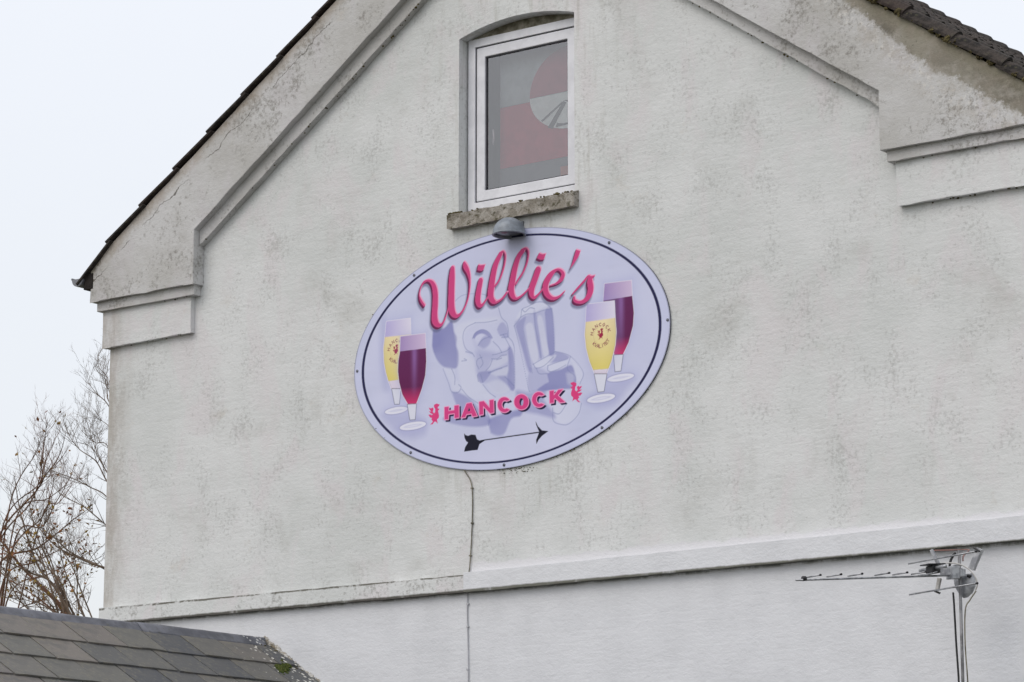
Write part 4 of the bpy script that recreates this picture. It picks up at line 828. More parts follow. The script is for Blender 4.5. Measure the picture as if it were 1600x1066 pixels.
'tree': {'behind':[[0.02,[[-12.421,9,5.997],[-12.951,9,6.165],[-13.328,9,6.294],[-13.767,9,6.483],[-14.049,9,6.701],[-14.279,9,6.917]]],[0.011,[[-12.545,9,6.576],[-12.96,9,7.018],[-13.232,9,7.159],[-13.562,9,7.306],[-13.972,9,7.463],[-14.19,9,7.657]]],[0.012,[[-12.431,9,6.3],[-12.948,9,6.671],[-13.342,9,6.936],[-13.717,9,7.11],[-13.966,9,7.32]]],[0.012,[[-12.605,9,6.81],[-12.967,9,7.211],[-13.158,9,7.47],[-13.445,9,7.646],[-13.626,9,7.837],[-13.72,9,8.004]]],[0.009,[[-12.719,9,7.666],[-12.968,9,8.12],[-13.168,9,8.29],[-13.302,9,8.431],[-13.363,9,8.596]]],[0.009,[[-12.748,9,7.902],[-12.982,9,8.199],[-13.013,9,8.477],[-13.147,9,8.61],[-13.185,9,8.772]]],[0.007,[[-12.782,9,7.673],[-12.971,9,7.886],[-13.179,9,8.01],[-13.312,9,8.134]]],[0.014,[[-12.311,9,5.8],[-12.993,9,6.169],[-13.525,9,6.394],[-13.827,9,6.605],[-14.029,9,6.731],[-14.162,9,7.024]]],[0.008,[[-12.615,9,7.117],[-12.972,9,7.638],[-13.167,9,7.696],[-13.332,9,7.807],[-13.407,9,8.05]]],[0.009,[[-12.607,9,6.886],[-12.994,9,7.345],[-13.221,9,7.717],[-13.281,9,7.88]]],[0.008,[[-12.613,9,7.04],[-12.983,9,7.344],[-13.24,9,7.641],[-13.514,9,7.747]]],[0.006,[[-12.753,9,8.058],[-12.957,9,8.392],[-13.062,9,8.639]]]],'fan':[[0.022,[[-12.917,9,5.236],[-13.197,9,5.672],[-13.445,9,5.995],[-13.807,9,6.138],[-14.253,9,6.327],[-14.767,9,6.603]]],[0.024,[[-12.864,9,5.233],[-13.143,9,5.63],[-13.367,9,5.913],[-13.646,9,6.164],[-13.856,9,6.529],[-14.026,9,6.934],[-14.132,9,7.336]]],[0.018,[[-12.812,9,5.23],[-13.112,9,5.666],[-13.315,9,5.948],[-13.52,9,6.27],[-13.682,9,6.515],[-13.802,9,6.797],[-13.901,9,7.079]]],[0.014,[[-12.97,9,5.24],[-13.41,9,5.648],[-13.905,9,5.874],[-14.245,9,6.131],[-14.643,9,6.357],[-14.985,9,6.462]]],[0.012,[[-13.075,9,5.246],[-13.844,9,5.715],[-14.129,9,6.006],[-14.305,9,6.253],[-14.761,9,6.484]]],[0.012,[[-12.762,9,5.302],[-13.01,9,5.773],[-13.213,9,6.093],[-13.332,9,6.41],[-13.449,9,6.651],[-13.621,9,6.898]]],[0.012,[[-12.657,9,5.296],[-12.939,9,5.844],[-13.11,9,6.162],[-13.389,9,6.492],[-13.561,9,6.738]]],[0.01,[[-12.814,9,5.306],[-13.088,9,5.588],[-13.519,9,5.694],[-13.955,9,5.762],[-14.402,9,5.948]]],[0.01,[[-13.261,9,5.944],[-13.705,9,6.285],[-14.094,9,6.471],[-14.542,9,6.585]]],[0.009,[[-13.431,9,6.187],[-13.605,9,6.509],[-13.564,9,6.816],[-13.516,9,6.967]]],[0.01,[[-12.71,9,5.299],[-12.986,9,5.696],[-13.022,9,6.079],[-13.118,9,6.393],[-13.232,9,6.594]]],[0.009,[[-13.184,9,5.329],[-13.682,9,5.743],[-14.067,9,5.847],[-14.456,9,5.913]]],[0.009,[[-13.078,9,5.322],[-13.635,9,5.894],[-14.076,9,6.041],[-14.416,9,6.261]]],[0.008,[[-13.536,9,6.117],[-13.878,9,6.531],[-14.215,9,6.715],[-14.452,9,7.05]]],[0.008,[[-13.653,9,6.358],[-13.999,9,6.814],[-14.177,9,7.104],[-14.133,9,7.376]]]],'rusty':[[0.012,[[-15.217,9,6.56],[-14.673,9,6.99],[-14.519,9,7.293],[-14.472,9,7.487]]],[0.01,[[-15.177,9,5.766],[-14.625,9,5.964],[-14.191,9,6.166],[-13.926,9,6.379]]],[0.01,[[-15.193,9,6.083],[-14.528,9,6.27],[-14.091,9,6.392],[-13.769,9,6.522]]],[0.009,[[-15.126,9,7.03],[-14.571,9,7.219],[-14.245,9,7.386],[-14.122,9,7.611]]],[0.045,[[-13.493,9,5.043],[-14.23,9,5.796],[-14.574,9,6.077],[-14.981,9,6.383],[-15.459,9,6.819]]],[0.02,[[-13.829,9,5.368],[-14.395,9,5.792],[-14.739,9,6.011],[-15.201,9,6.241]]],[0.016,[[-15.438,9,6.418],[-14.767,9,6.603],[-14.438,9,6.749],[-14.114,9,6.918],[-13.844,9,7.035]]],[0.014,[[-15.455,9,6.738],[-14.8,9,7.319],[-14.64,9,7.503],[-14.457,9,7.668],[-14.353,9,7.832],[-14.295,9,8.033]]],[0.012,[[-15.45,9,6.658],[-14.906,9,7.17],[-14.75,9,7.434],[-14.687,9,7.786],[-14.645,9,8.102],[-14.626,9,8.18]]],[0.01,[[-15.352,9,6.969],[-14.748,9,7.41],[-14.659,9,7.664],[-14.544,9,7.852],[-14.429,9,8.023]]],[0.011,[[-15.115,9,6.79],[-14.667,9,6.871],[-14.455,9,7.129],[-14.297,9,7.312],[-14.223,9,7.408]]],[0.008,[[-14.673,9,6.99],[-14.4,9,7.14],[-14.239,9,7.267],[-14.156,9,7.378]]],[0.012,[[-15.315,9,6.25],[-14.759,9,6.445],[-14.319,9,6.567],[-13.994,9,6.696]]],[0.01,[[-14.284,9,5.784],[-14.413,9,6.183],[-14.651,9,6.515],[-14.891,9,6.85]]],[0.009,[[-15.249,9,7.2],[-14.823,9,7.8],[-14.74,9,7.951]]]]}}

SX, SZ = -.116, 5.849
SA, SB, SR = 1.405, .857, math.radians(1.1)
sign = thing('pub_sign', 'large oval pale lilac pub sign lettered in pink script, screwed to the gable wall', 'sign', (SX, -.02, SZ))
def build_sign():
    K = 1.20
    L3 = lambda r, g, b: np.array([min(.9, lin(r) * K), min(.9, lin(g) * K), min(.9, lin(b) * K)])
    NX, NY = 820, 500
    xs = np.linspace(-SA * 1.002, SA * 1.002, NX); ys = np.linspace(-SB * 1.03, SB * 1.03, NY)
    px = xs[1] - xs[0]
    X, Y = np.meshgrid(xs, ys)
    cr, sr = math.cos(SR), math.sin(SR)
    U = (X * cr + Y * sr) / SA; Wv = (-X * sr + Y * cr) / SB
    R = np.sqrt(U * U + Wv * Wv)
    lab = np.zeros(X.shape, np.int32); names = ['board_face']
    rng = np.random.RandomState(3)
    def value_noise(n, m):
        g = rng.rand(n + 2, m + 2)
        yi = np.linspace(0, n, NY); xi = np.linspace(0, m, NX)
        y0 = yi.astype(int).clip(0, n); x0 = xi.astype(int).clip(0, m)
        fy = (yi - y0)[:, None]; fx = (xi - x0)[None, :]
        fy = fy * fy * (3 - 2 * fy); fx = fx * fx * (3 - 2 * fx)
        a = g[np.ix_(y0, x0)]; b = g[np.ix_(y0, x0 + 1)]; c_ = g[np.ix_(y0 + 1, x0)]; d = g[np.ix_(y0 + 1, x0 + 1)]
        return a * (1 - fy) * (1 - fx) + b * (1 - fy) * fx + c_ * fy * (1 - fx) + d * fy * fx
    vn = value_noise(5, 8) * .6 + value_noise(14, 22) * .4
    img = L3(184, 188, 214)[None, None] * (1 - vn[..., None]) + L3(194, 196, 220)[None, None] * vn[..., None]
    def bbox(pts, pad):
        p = np.array(pts)[:, :2]
        x0, y0 = p.min(0) - pad; x1, y1 = p.max(0) + pad
        i0 = max(0, np.searchsorted(xs, x0) - 1); i1 = min(NX, np.searchsorted(xs, x1) + 1)
        j0 = max(0, np.searchsorted(ys, y0) - 1); j1 = min(NY, np.searchsorted(ys, y1) + 1)
        return slice(j0, j1), slice(i0, i1)
    def sdf(pts, s):
        x, y = X[s], Y[s]
        d = np.full(x.shape, 1e9); ins = np.zeros(x.shape, bool)
        n = len(pts)
        for i in range(n):
            ax, ay = pts[i]; bx, by_ = pts[(i + 1) % n]
            ex, ey = bx - ax, by_ - ay
            L2 = ex * ex + ey * ey + 1e-12
            t = np.clip(((x - ax) * ex + (y - ay) * ey) / L2, 0, 1)
            d = np.minimum(d, (x - ax - t * ex) ** 2 + (y - ay - t * ey) ** 2)
            if abs(ey) > 1e-12:
                c1 = (ay > y) != (by_ > y)
                ins ^= c1 & (x < ex * (y - ay) / ey + ax)
        d = np.sqrt(d)
        return np.where(ins, d, -d)
    def stroke(st, s, dx=0, dy=0, grow=0):
        x, y = X[s] - dx, Y[s] - dy
        f = np.full(x.shape, -1e9)
        cc = catmull(st, 14)
        for q in cc:
            f = np.maximum(f, max(q[2], .0008) + grow - np.hypot(x - q[0], y - q[1]))
        return f
    def over(s, a, col):
        a = np.clip(a, 0, 1)[..., None]
        img[s] = img[s] * (1 - a) + (col if isinstance(col, np.ndarray) and col.ndim > 1 else np.asarray(col)[None, None]) * a
    def new(name):
        names.append(name); return len(names) - 1
    # portrait washes and pencil lines
    pid = new('portrait_picture')
    s = bbox(ART['portrait'][0], .02); inside = sdf(ART['portrait'][0], s) > 0
    l = lab[s]; l[inside] = pid; lab[s] = l
    dark, light = L3(130, 132, 180), L3(203, 206, 222)
    for k, soft, pts in ART['wash']:
        cl = pts[-2:] + pts + pts[:2]
        pts = [tuple(q) for q in catmull(cl, 4)][8:-8]
        s = bbox(pts, .1)
        f = sdf(pts, s)
        over(s, (f / soft * .5 + .5).clip(0, 1) * min(1, abs(k) * 1.1) * (.85 + .5 * (vn[s] - .5)), dark if k > 0 else light)
    for ln in ART['line']:
        cc = [(p[0], p[1], .0018) for p in ln]
        s = bbox(ln, .03)
        over(s, (stroke(cc, s) / px * .6 + .8) * .62, L3(122, 130, 172))
    # glasses
    for g in ART['glass']:
        gi = new('beer_glass_picture')
        pale = g['kind'] == 'pale'
        s = bbox(g['bowl'] + g['foot'], .07)
        halo = np.maximum(sdf(g['bowl'], s), np.maximum(sdf(g['foot'], s), sdf(g['stem'], s)))
        over(s, np.exp(np.minimum(halo, 0) / .028) * .30, L3(140, 142, 196))
        x, y = X[s], Y[s]
        fb = sdf(g['bowl'], s); cb = (fb / px + .5).clip(0, 1)
        (ax, ay), (bx, by_) = g['liqtop']; (cx_, cy_), (dx_, dy_) = g['liqbot']
        lt = ay + (by_ - ay) * (x - ax) / (bx - ax); lb = cy_ + (dy_ - cy_) * (x - cx_) / (dx_ - cx_)
        bxs = [p[0] for p in g['bowl']]
        tt = ((x - min(bxs)) / (max(bxs) - min(bxs))).clip(0, 1)[..., None]
        foam = L3(168, 160, 206) * (1 - tt) + L3(210, 206, 222) * tt if pale else L3(150, 128, 178) * (1 - tt) + L3(196, 178, 206) * tt
        over(s, cb, foam)
        v = ((lt - y) / (lt - lb + 1e-9)).clip(0, 1)[..., None]
        if pale:
            liq = L3(218, 204, 164) * (1 - v) + L3(206, 192, 108) * v
            liq = liq * (.93 + .12 * np.sin(tt * 3.1))
        else:
            liq = L3(94, 38, 84) * np.clip(1 - v * 1.0, 0, 1) + L3(92, 30, 74) * v
            w = np.clip((v - .68) / .30, 0, 1)
            liq = liq * (1 - w) + L3(190, 52, 104) * w
            sh = np.exp(-((tt - .58) / .09) ** 2) * np.clip(1.2 - v * 1.3, 0, 1) * .55
            liq = liq * (1 - sh) + L3(150, 112, 178) * sh
        cl = cb * ((lt - y) / px + .5).clip(0, 1) * ((y - lb) / (px * 4) + .5).clip(0, 1)
        over(s, cl, liq)
        over(s, cb * (y < lb), L3(206, 198, 214) if pale else L3(206, 120, 160))
        over(s, (1 - np.abs(fb) / .0045) * .8, L3(216, 214, 230))
        over(s, (1 - np.abs(fb - .006) / .003) * .35 * (y < lt), L3(110, 60, 90))
        fs = sdf(g['stem'], s); over(s, fs / px + .5, L3(204, 206, 220))
        over(s, (1 - np.abs(fs + .001) / .0045) * .85, L3(70, 72, 92))
        ff = sdf(g['foot'], s); over(s, ff / px + .5, L3(206, 207, 226))
        over(s, (1 - np.abs(ff + .002) / .0045) * .55, L3(118, 118, 156))
        over(s, (1 - np.abs(ff - .010) / .005) * .6, L3(222, 222, 234))
        over(s, ((1 - np.abs(ff - .022) / .004) * .35), L3(150, 150, 186))
        cov = (fb > 0) | (fs > 0) | (ff > 0)
        l = lab[s]; l[cov] = gi; lab[s] = l
        if not pale: continue
        # round emblem: arc lettering, hairline ring, tiny rooster
        e0, e1 = ART['emblem'][0 if g is ART['glass'][0] else 1]
        er = (e1[0] - e0[0]) * 1.0; ec = e0
        FONT = {'H': [[(0, 0), (0, 1)], [(1, 0), (1, 1)], [(0, .5), (1, .5)]], 'A': [[(0, 0), (.5, 1), (1, 0)], [(.2, .35), (.8, .35)]],
                'N': [[(0, 0), (0, 1), (1, 0), (1, 1)]], 'C': [[(1, .85), (.5, 1), (0, .6), (0, .4), (.5, 0), (1, .15)]],
                'O': [[(.5, 1), (0, .6), (0, .4), (.5, 0), (1, .4), (1, .6), (.5, 1)]], 'K': [[(0, 0), (0, 1)], [(1, 1), (0, .45), (1, 0)]],
                'V': [[(0, 1), (.5, 0), (1, 1)]], 'L': [[(0, 1), (0, 0), (1, 0)]], 'I': [[(.5, 0), (.5, 1)]], 'T': [[(.5, 0), (.5, 1)], [(0, 1), (1, 1)]],
                'E': [[(1, 1), (0, 1), (0, 0), (1, 0)], [(0, .5), (.8, .5)]]}
        hh = er * .26
        front = g is ART['glass'][3]
        def put(txt, a0, a1, top):
            for i, ch in enumerate(txt):
                an = math.radians(a0 + (a1 - a0) * i / (len(txt) - 1))
                for st in FONT[ch]:
                    P3 = []
                    for qx, qy in st:
                        lx, ly = (qx - .5) * hh * .8, (qy - .5) * hh
                        if top: rad = er * .95 + ly; P3.append((ec[0] + rad * math.cos(an) + lx * math.sin(an), ec[1] + rad * math.sin(an) - lx * math.cos(an), .0026))
                        else: rad = er * .95 - ly; P3.append((ec[0] + rad * math.cos(an) - lx * math.sin(an), ec[1] + rad * math.sin(an) + lx * math.cos(an), .0026))
                    for q0, q1 in zip(P3[:-1], P3[1:]):
                        if not front and (q0[0] > e0[0] + er * .25): continue
                        ss = bbox([q0, q1], .01)
                        over(ss, (stroke([q0, q1], ss) / px + .5) * .8, L3(126, 44, 74))
        put('HANCOCK', 165, 20, True)
        put('KVALITET', 225, 325, False)
        ring_ = [(ec[0] + er * .74 * math.cos(a), ec[1] + er * .74 * math.sin(a), .001) for a in np.linspace(0, 6.283, 30)]
        if not front: ring_ = [q for q in ring_ if q[0] < e0[0] + er * .25]
        for q0, q1 in zip(ring_[:-1], ring_[1:]):
            if math.hypot(q0[0] - q1[0], q0[1] - q1[1]) > er * .4: continue
            ss = bbox([q0, q1], .01); over(ss, (stroke([q0, q1], ss) / px + .4) * .4, L3(150, 90, 90))
        ro_ = np.array(ART['rooster'][0]); ro_ = (ro_ - ro_.mean(0)) * .52 + np.array([ec[0] - (0 if front else .01), ec[1] + er * .2])
        ss = bbox(ro_, .01); over(ss, (sdf([tuple(q) for q in ro_], ss) / px + .5) * .85, L3(150, 40, 70))
    # navy ring
    bi = new('border_line')
    q = np.abs(R - .9405) * SB
    img[:] = np.where(R[..., None] > .9405, (L3(190, 194, 220) * (1 - vn[..., None] * .06)), img)
    a = ((.0075 - q) / px + .5).clip(0, 1)[..., None]
    img[:] = img * (1 - a) + L3(34, 34, 70) * a
    lab[q < .0075] = bi
    rim = np.clip((R - .9925) / .004, 0, 1)[..., None]
    img[:] = img * (1 - rim * .55) + L3(96, 98, 112) * rim * .55
    # script lettering: soft cast shade printed below, dark side, pale top edge, pink face
    groups = []
    for ch, st in ART['script']:
        if groups and groups[-1][0] == ch and ch in 'Wls' and len(groups[-1][1]) < 2 and not (ch == 'l' and len(groups) == 3 and False):
            groups[-1][1].append(('s', st))
        else:
            groups.append([ch, [('s', st)]])
    # second l collects its own pieces, dots join their i
    G2 = []
    for ch, parts in groups: G2.append([ch, list(parts)])
    polys = ART['script_poly']
    def shape(parts, s, dx=0, dy=0, grow=0):
        f = np.full(X[s].shape, -1e9)
        for kind, d in parts:
            if kind == 's': f = np.maximum(f, stroke(d, s, dx, dy, grow))
            else: f = np.maximum(f, sdf([(p[0] + dx, p[1] + dy) for p in d], s) + grow)
        return f
    allp = [[ch, parts] for ch, parts in G2] + [[c_, [('p', d)]] for c_, d in polys]
    boxes = [bbox([p for k_, d in parts for p in d], .09) for ch, parts in allp]
    for (ch, parts), s in zip(allp, boxes):
        f = shape(parts, s, -.018, -.030, .003)
        over(s, (f / .016 + .7).clip(0, 1) * .75, L3(98, 100, 132))
    for (ch, parts), s in zip(allp, boxes):
        over(s, np.maximum(shape(parts, s, -.007, -.008, .002), shape(parts, s, -.013, -.015, .001)) / px + .5, L3(104, 34, 76))
    ids = {}
    for n_, ((ch, parts), s) in enumerate(zip(allp, boxes)):
        f = shape(parts, s, 0, 0, .001)
        over(s, f / px + .5, L3(228, 150, 184))
        f2 = np.minimum(shape(parts, s, -.008, -.007, .001), f)
        over(s, f2 / px + .5, L3(194, 66, 122))
        key = n_ if n_ < len(G2) else None
        if key is None:
            if ch == 'apostrophe': i_ = new('letter')
            else:
                want = [k_ for k_, g_ in enumerate(G2) if g_[0] == 'i'][0 if n_ == len(G2) else 1]
                i_ = ids[want]
        else:
            i_ = ids[n_] = new('letter')
        l = lab[s]; l[f > 0] = i_; lab[s] = l
    # HANCOCK, roosters, arrow
    for ch, pts in ART['caps']:
        s = bbox(pts, .06)
        holes = [h_ for c_, h_ in ART['caps_hole'] if c_ == ch]
        def cap(dx, dy, grow=0):
            f = sdf([(p[0] + dx, p[1] + dy) for p in pts], s) + grow
            for h_ in holes: f = np.minimum(f, -sdf([(p[0] + dx, p[1] + dy) for p in h_], s) - 0)
            return f
        over(s, cap(.015, -.014, .004) / px + .5, L3(34, 30, 62))
        over(s, cap(0, 0, .005) / px + .5, L3(226, 150, 190))
        over(s, cap(0, 0, -.001) / px + .5, L3(200, 64, 126))
        i_ = new('letter'); l = lab[s]; l[cap(0, 0, .003) > 0] = i_; lab[s] = l
    for pts in ART['rooster']:
        s = bbox(pts, .05); f = sdf(pts, s)
        over(s, f / px + .6, L3(206, 62, 120))
        i_ = new('rooster_emblem'); l = lab[s]; l[f > 0] = i_; lab[s] = l
    for pts in ART['arrow']:
        s = bbox(pts, .05); f = sdf(pts, s) + .0012
        over(s, f / px + .5, L3(24, 24, 40))
        i_ = new('arrow'); l = lab[s]; l[f > 0] = i_; lab[s] = l
    # a few grimy runs on the print
    grime = value_noise(60, 16) * value_noise(9, 40)
    img[:] *= (1 - .05 * np.clip(grime - .25, 0, 1))[..., None]
    # ---- mesh: cells of one print area make one object, all cells lie side by side in one plane
    inside = R <= 1.0
    cell = inside[:-1, :-1] | inside[1:, :-1] | inside[:-1, 1:] | inside[1:, 1:]
    VX = X / np.where(R > 1, R, 1); VY = Y / np.where(R > 1, R, 1)
    m = Mat('printed_sign_face', .5, .12)
    at = m.n.new('ShaderNodeAttribute'); at.attribute_name = 'print'
    m.color(at.outputs['Color'])
    m.bump(m.noise(2.2, 3, .5), .01, .25)
    clab = lab[:-1, :-1]
    J, I = np.mgrid[0:NY - 1, 0:NX - 1]
    for k, name in enumerate(names):
        sel = cell & (clab == k)
        if not sel.any(): continue
        j, i = J[sel], I[sel]
        quads = np.stack([j * NX + i, j * NX + i + 1, (j + 1) * NX + i + 1, (j + 1) * NX + i], 1)
        uq, inv = np.unique(quads.ravel(), return_inverse=True)
        co = np.stack([VX.ravel()[uq] + SX, np.full(len(uq), -.014), VY.ravel()[uq] + SZ], 1).astype(np.float32)
        me = bpy.data.meshes.new(name)
        me.vertices.add(len(uq)); me.vertices.foreach_set('co', co.ravel())
        me.loops.add(len(quads) * 4); me.loops.foreach_set('vertex_index', inv.astype(np.int32).ravel())
        me.polygons.add(len(quads)); me.polygons.foreach_set('loop_start', np.arange(0, len(quads) * 4, 4, dtype=np.int32))
        try: me.polygons.foreach_set('loop_total', np.full(len(quads), 4, np.int32))
        except Exception: pass
        me.update(calc_edges=True)
        ca = me.color_attributes.new('print', 'FLOAT_COLOR', 'POINT')
        ca.data.foreach_set('color', np.concatenate([img.reshape(-1, 3)[uq], np.ones((len(uq), 1))], 1).astype(np.float32).ravel())
        link(name, me, m, sign)
    # board edge and back
    V, F = [], []
    n = 160
    for y in (-.0136, -.003):
        for q in range(n):
            a = 2 * math.pi * q / n
            u, w = SA * math.cos(a), SB * math.sin(a)
            V.append((SX + u * cr - w * sr, y, SZ + u * sr + w * cr))
    for q in range(n): F.append((q, (q + 1) % n, n + (q + 1) % n, n + q))
    F.append(tuple(range(n, 2 * n)))
    link('board_edge', mesh_of('board_edge', V, F), M_SIGNEDGE, sign)
build_sign()
for x, z in ((-.947, 6.493), (-1.479, 5.843), (-.968, 5.186), (-.122, 5.014), (.725, 5.192), (.796, 6.489), (1.280, 5.879)):
    x, z = x - .012, z + .004
    V, F = [], []
    for r, y in ((.0115, -.0142), (.0115, -.0168), (.006, -.0185)):
        for k in range(10): V.append((x + r * math.cos(k * .628), y, z + r * math.sin(k * .628)))
    for a in range(2):
        for k in range(10): F.append((a * 10 + k, a * 10 + (k + 1) % 10, a * 10 + 10 + (k + 1) % 10, a * 10 + 10 + k))
    F.append(tuple(range(20, 30)))
    link('screw', mesh_of('screw', V, F), M_SCREW, sign)
rnd = random.Random(77)
spots = []
for _ in range(120):
    a = math.radians(rnd.choice([rnd.uniform(215, 320), rnd.uniform(255, 330), rnd.uniform(195, 290), rnd.uniform(150, 215)]))
    k = 1.0 + rnd.uniform(-.004, .003)
    spots.append((SX + SA * k * math.cos(a), rnd.uniform(-.012, -.002), SZ + SB * k * math.sin(a) - rnd.uniform(0, .003), rnd.uniform(.0015, .0045)))
for _ in range(40):
    spots.append((rnd.gauss(-.02, .10), rnd.uniform(-.006, .0), 4.982 + rnd.uniform(-.03, .004), rnd.uniform(.0015, .004)))
moss('moss', spots, M_DRYMOSS, sign, 8)

# ------------------------------------------------------------------ lamp above the sign
lamp = thing('wall_lamp', 'small grey half-dome wall lamp under the window sill, over the oval sign', 'lamp', (-.016, -.005, 6.66))
V, F = [], []
nr, na = 9, 28
LR = .118
for i in range(nr + 1):
    el = (math.pi / 2) * i / nr
    for k in range(na):
        a = 2 * math.pi * k / na
        x = LR * math.cos(el) * math.cos(a); y = LR * .98 * math.cos(el) * math.sin(a)
        V.append((-.016 + x, min(-.002, -.112 + y), 6.655 + LR * .98 * math.sin(el)))
for i in range(nr):
    for k in range(na):
        F.append((i * na + k, i * na + (k + 1) % na, (i + 1) * na + (k + 1) % na, (i + 1) * na + k))
link('shell', mesh_of('shell', V, F, True), M_LAMP, lamp)
V, F = [], []
for r, z in ((LR, 6.655), (LR * 1.03, 6.650), (LR * 1.03, 6.642), (LR * .95, 6.641), (LR * .93, 6.662)):
    for k in range(na):
        a = 2 * math.pi * k / na
        V.append((-.016 + r * math.cos(a), min(-.002, -.112 + r * math.sin(a)), z))
for i in range(4):
    for k in range(na): F.append((i * na + k, i * na + (k + 1) % na, (i + 1) * na + (k + 1) % na, (i + 1) * na + k))
link('rim', mesh_of('rim', V, F, True), M_LAMP, lamp)
V, F = [], []
for r, z in ((LR * .93, 6.660), (LR * .6, 6.652), (LR * .3, 6.648)):
    for k in range(na):
        a = 2 * math.pi * k / na
        V.append((-.016 + r * math.cos(a), min(-.004, -.112 + r * math.sin(a)), z))
for i in range(2):
    for k in range(na): F.append((i * na + k, i * na + (k + 1) % na, (i + 1) * na + (k + 1) % na, (i + 1) * na + k))
F.append(tuple(range(2 * na, 3 * na)))
link('lens', mesh_of('lens', V, F), M_LAMPIN, lamp)

box('mounting_block', (-.066, -.012, 6.652), (.034, -.001, 6.76), M_LAMP, lamp, bevel=.003)
# ------------------------------------------------------------------ cable down the wall from the sign
def smooth_path(P, k=8):
    return [tuple(p) for p in catmull(P, k)]
cab = thing('sign_cable', 'thin grimy cable curving out from under the oval sign down to the string course', 'cable', (-.44, -.01, 4.28))
tube('wire', smooth_path([(-.52, -.006, 5.04), (-.475, -.009, 4.990), (-.437, -.010, 4.935), (-.421, -.009, 4.86), (-.419, -.009, 4.71), (-.428, -.009, 4.50), (-.441, -.010, 4.33), (-.447, -.014, 4.275)]), .0042, M_CABLE, cab)
for x, z in ((-.424, 4.88), (-.421, 4.63), (-.437, 4.40)):
    box('clip', (x - .010, -.015, z - .005), (x + .010, -.0005, z + .005), M_CABLE, cab, bevel=.002)
cab2 = thing('painted_wall_cable', 'thin white-painted cable running straight down the clean wall below the string course', 'cable', (-.45, -.01, 2.4))
tube('wire', smooth_path([(-.462, -.009, 4.135), (-.464, -.008, 4.0), (-.457, -.008, 3.8), (-.452, -.008, 3.5), (-.45, -.008, 2.9), (-.45, -.008, 2.4)]), .0042, M_PAINTED, cab2)
for z in (4.06, 3.90, 3.60, 3.2): box('clip', (-.468, -.014, z - .006), (-.450, -.0005, z + .006), M_PAINTED, cab2, bevel=.002)

# ------------------------------------------------------------------ television antenna on its mast
ant = thing('tv_antenna', 'silver television antenna with short cross rods on a thin mast before the clean white wall', 'antenna', (3.652, -.36, 2.6))
MX, MY = 3.652, -.36
bd = Vector((-.399, -.917, -.085)); ed = Vector((-.917, .399, 0.0))
def PB(t, e=0.0, z=0.0): return Vector((MX, MY, 3.928)) + bd * t + ed * e + Vector((0, 0, z))
tube('mast', [(MX, MY, 2.6), (MX, MY, 4.075)], .0098, M_MAST, ant, 14)
for z in (2.75, 3.1): box('wall_bracket', (MX - .02, MY, z - .02), (MX + .02, -.002, z + .02), M_PLATE, ant, bevel=.003)
boom_end = 1.22
tube('boom', [PB(.03, 0, -.006), PB(boom_end, 0, -.006)], .0062, M_ALU, ant, 8)
tube('boom_cap', [PB(1.150, 0, .002), PB(1.172, 0, .002)], .0155, M_BLACKPL, ant, 10)
for t in (1.094, .944, .789, .590, .455, .315):
    o = tube('director', [PB(t, -.072, .014), PB(t, .072, .014)], .0048, M_ALU, ant, 8)
    V, F = [], []
    tube_data([PB(t, -.080, .014), PB(t, -.068, .014)], .0066, 8, V, F)
    link('end_plug', mesh_of('end_plug', V, F, True), M_BLACKPL, o).location = (0, 0, 0)
for z in (.105, -.088):
    o = tube('reflector_rod', [PB(.13, -.33, z), PB(.13, .345, z)], .0052, M_ALU, ant, 8)
    V, F = [], []
    tube_data([PB(.13, -.340, z), PB(.13, -.327, z)], .0075, 8, V, F)
    link('end_plug', mesh_of('end_plug', V, F, True), M_BLACKPL, o).location = (0, 0, 0)
# dipole: black junction box, short white tube, flat loop
def obox(name, t0, t1, e0, e1, z0, z1, mat, bevel=.004):
    m = Matrix(((bd.x, ed.x, 0, MX), (bd.y, ed.y, 0, MY), (bd.z, 0, 1, 3.928), (0, 0, 0, 1)))
    return box(name, (t0, e0, z0), (t1, e1, z1), mat, ant, bevel=bevel, mtx=m)
obox('junction_box', .17, .235, -.035, .035, .008, .058, M_BLACKPL, .008)
obox('junction_lid', .14, .27, -.045, .045, .060, .068, M_BLACKPL, .003)
tube('dipole', smooth_path([PB(.205, .13, .040), PB(.205, .0, .040), PB(.205, -.13, .040)]), .0115, M_ALU, ant, 10)
tube('dipole', smooth_path([PB(.21, .14, .012), PB(.235, .0, .006), PB(.21, -.05, .014)]), .006, M_ALU, ant, 8)
obox('boom_clamp', .02, .085, -.028, .028, -.03, .05, M_PLATE, .005)
# rounded bracket shell behind the boom, facing the street, with two raised arms
def shell(name, outline, cx_, cz_, depth, y, mat):
    """bulged plate: centre fan of rings"""
    bm = bmesh.new()
    o = wobble(outline, .012, .0)
    rings = []
    for k in (1.0, .97, .7, .4):
        yy = {1.0: 0.0, .97: -.012, .7: -.7 * depth, .4: -.93 * depth}[k]
        rings.append([bm.verts.new((cx_ + (x - cx_) * k, y + yy, cz_ + (z - cz_) * k)) for x, z in o])
    for a, b in zip(rings[:-1], rings[1:]):
        for i in range(len(a)):
            j = (i + 1) % len(a)
            bm.faces.new((a[i], a[j], b[j], b[i]))
    bm.faces.new(rings[-1]); bm.faces.new(rings[0][::-1])
    return link(name, bm_mesh(name, bm, smooth=True), mat, ant)
mz = 3.915
def q(px_, pz_): return (MX + (px_ - 1500) * .00460, mz + (901 - pz_) * .00425 - (px_ - 1500) * .0004)
shell('bracket_shell', [q(1485, 899), q(1513, 895), q(1517, 901), q(1517, 914), q(1512, 924), q(1505, 930), q(1499, 932), q(1493, 927), q(1487, 917), q(1485, 908)], *q(1501, 912), .030, MY + .055, M_PLATE)
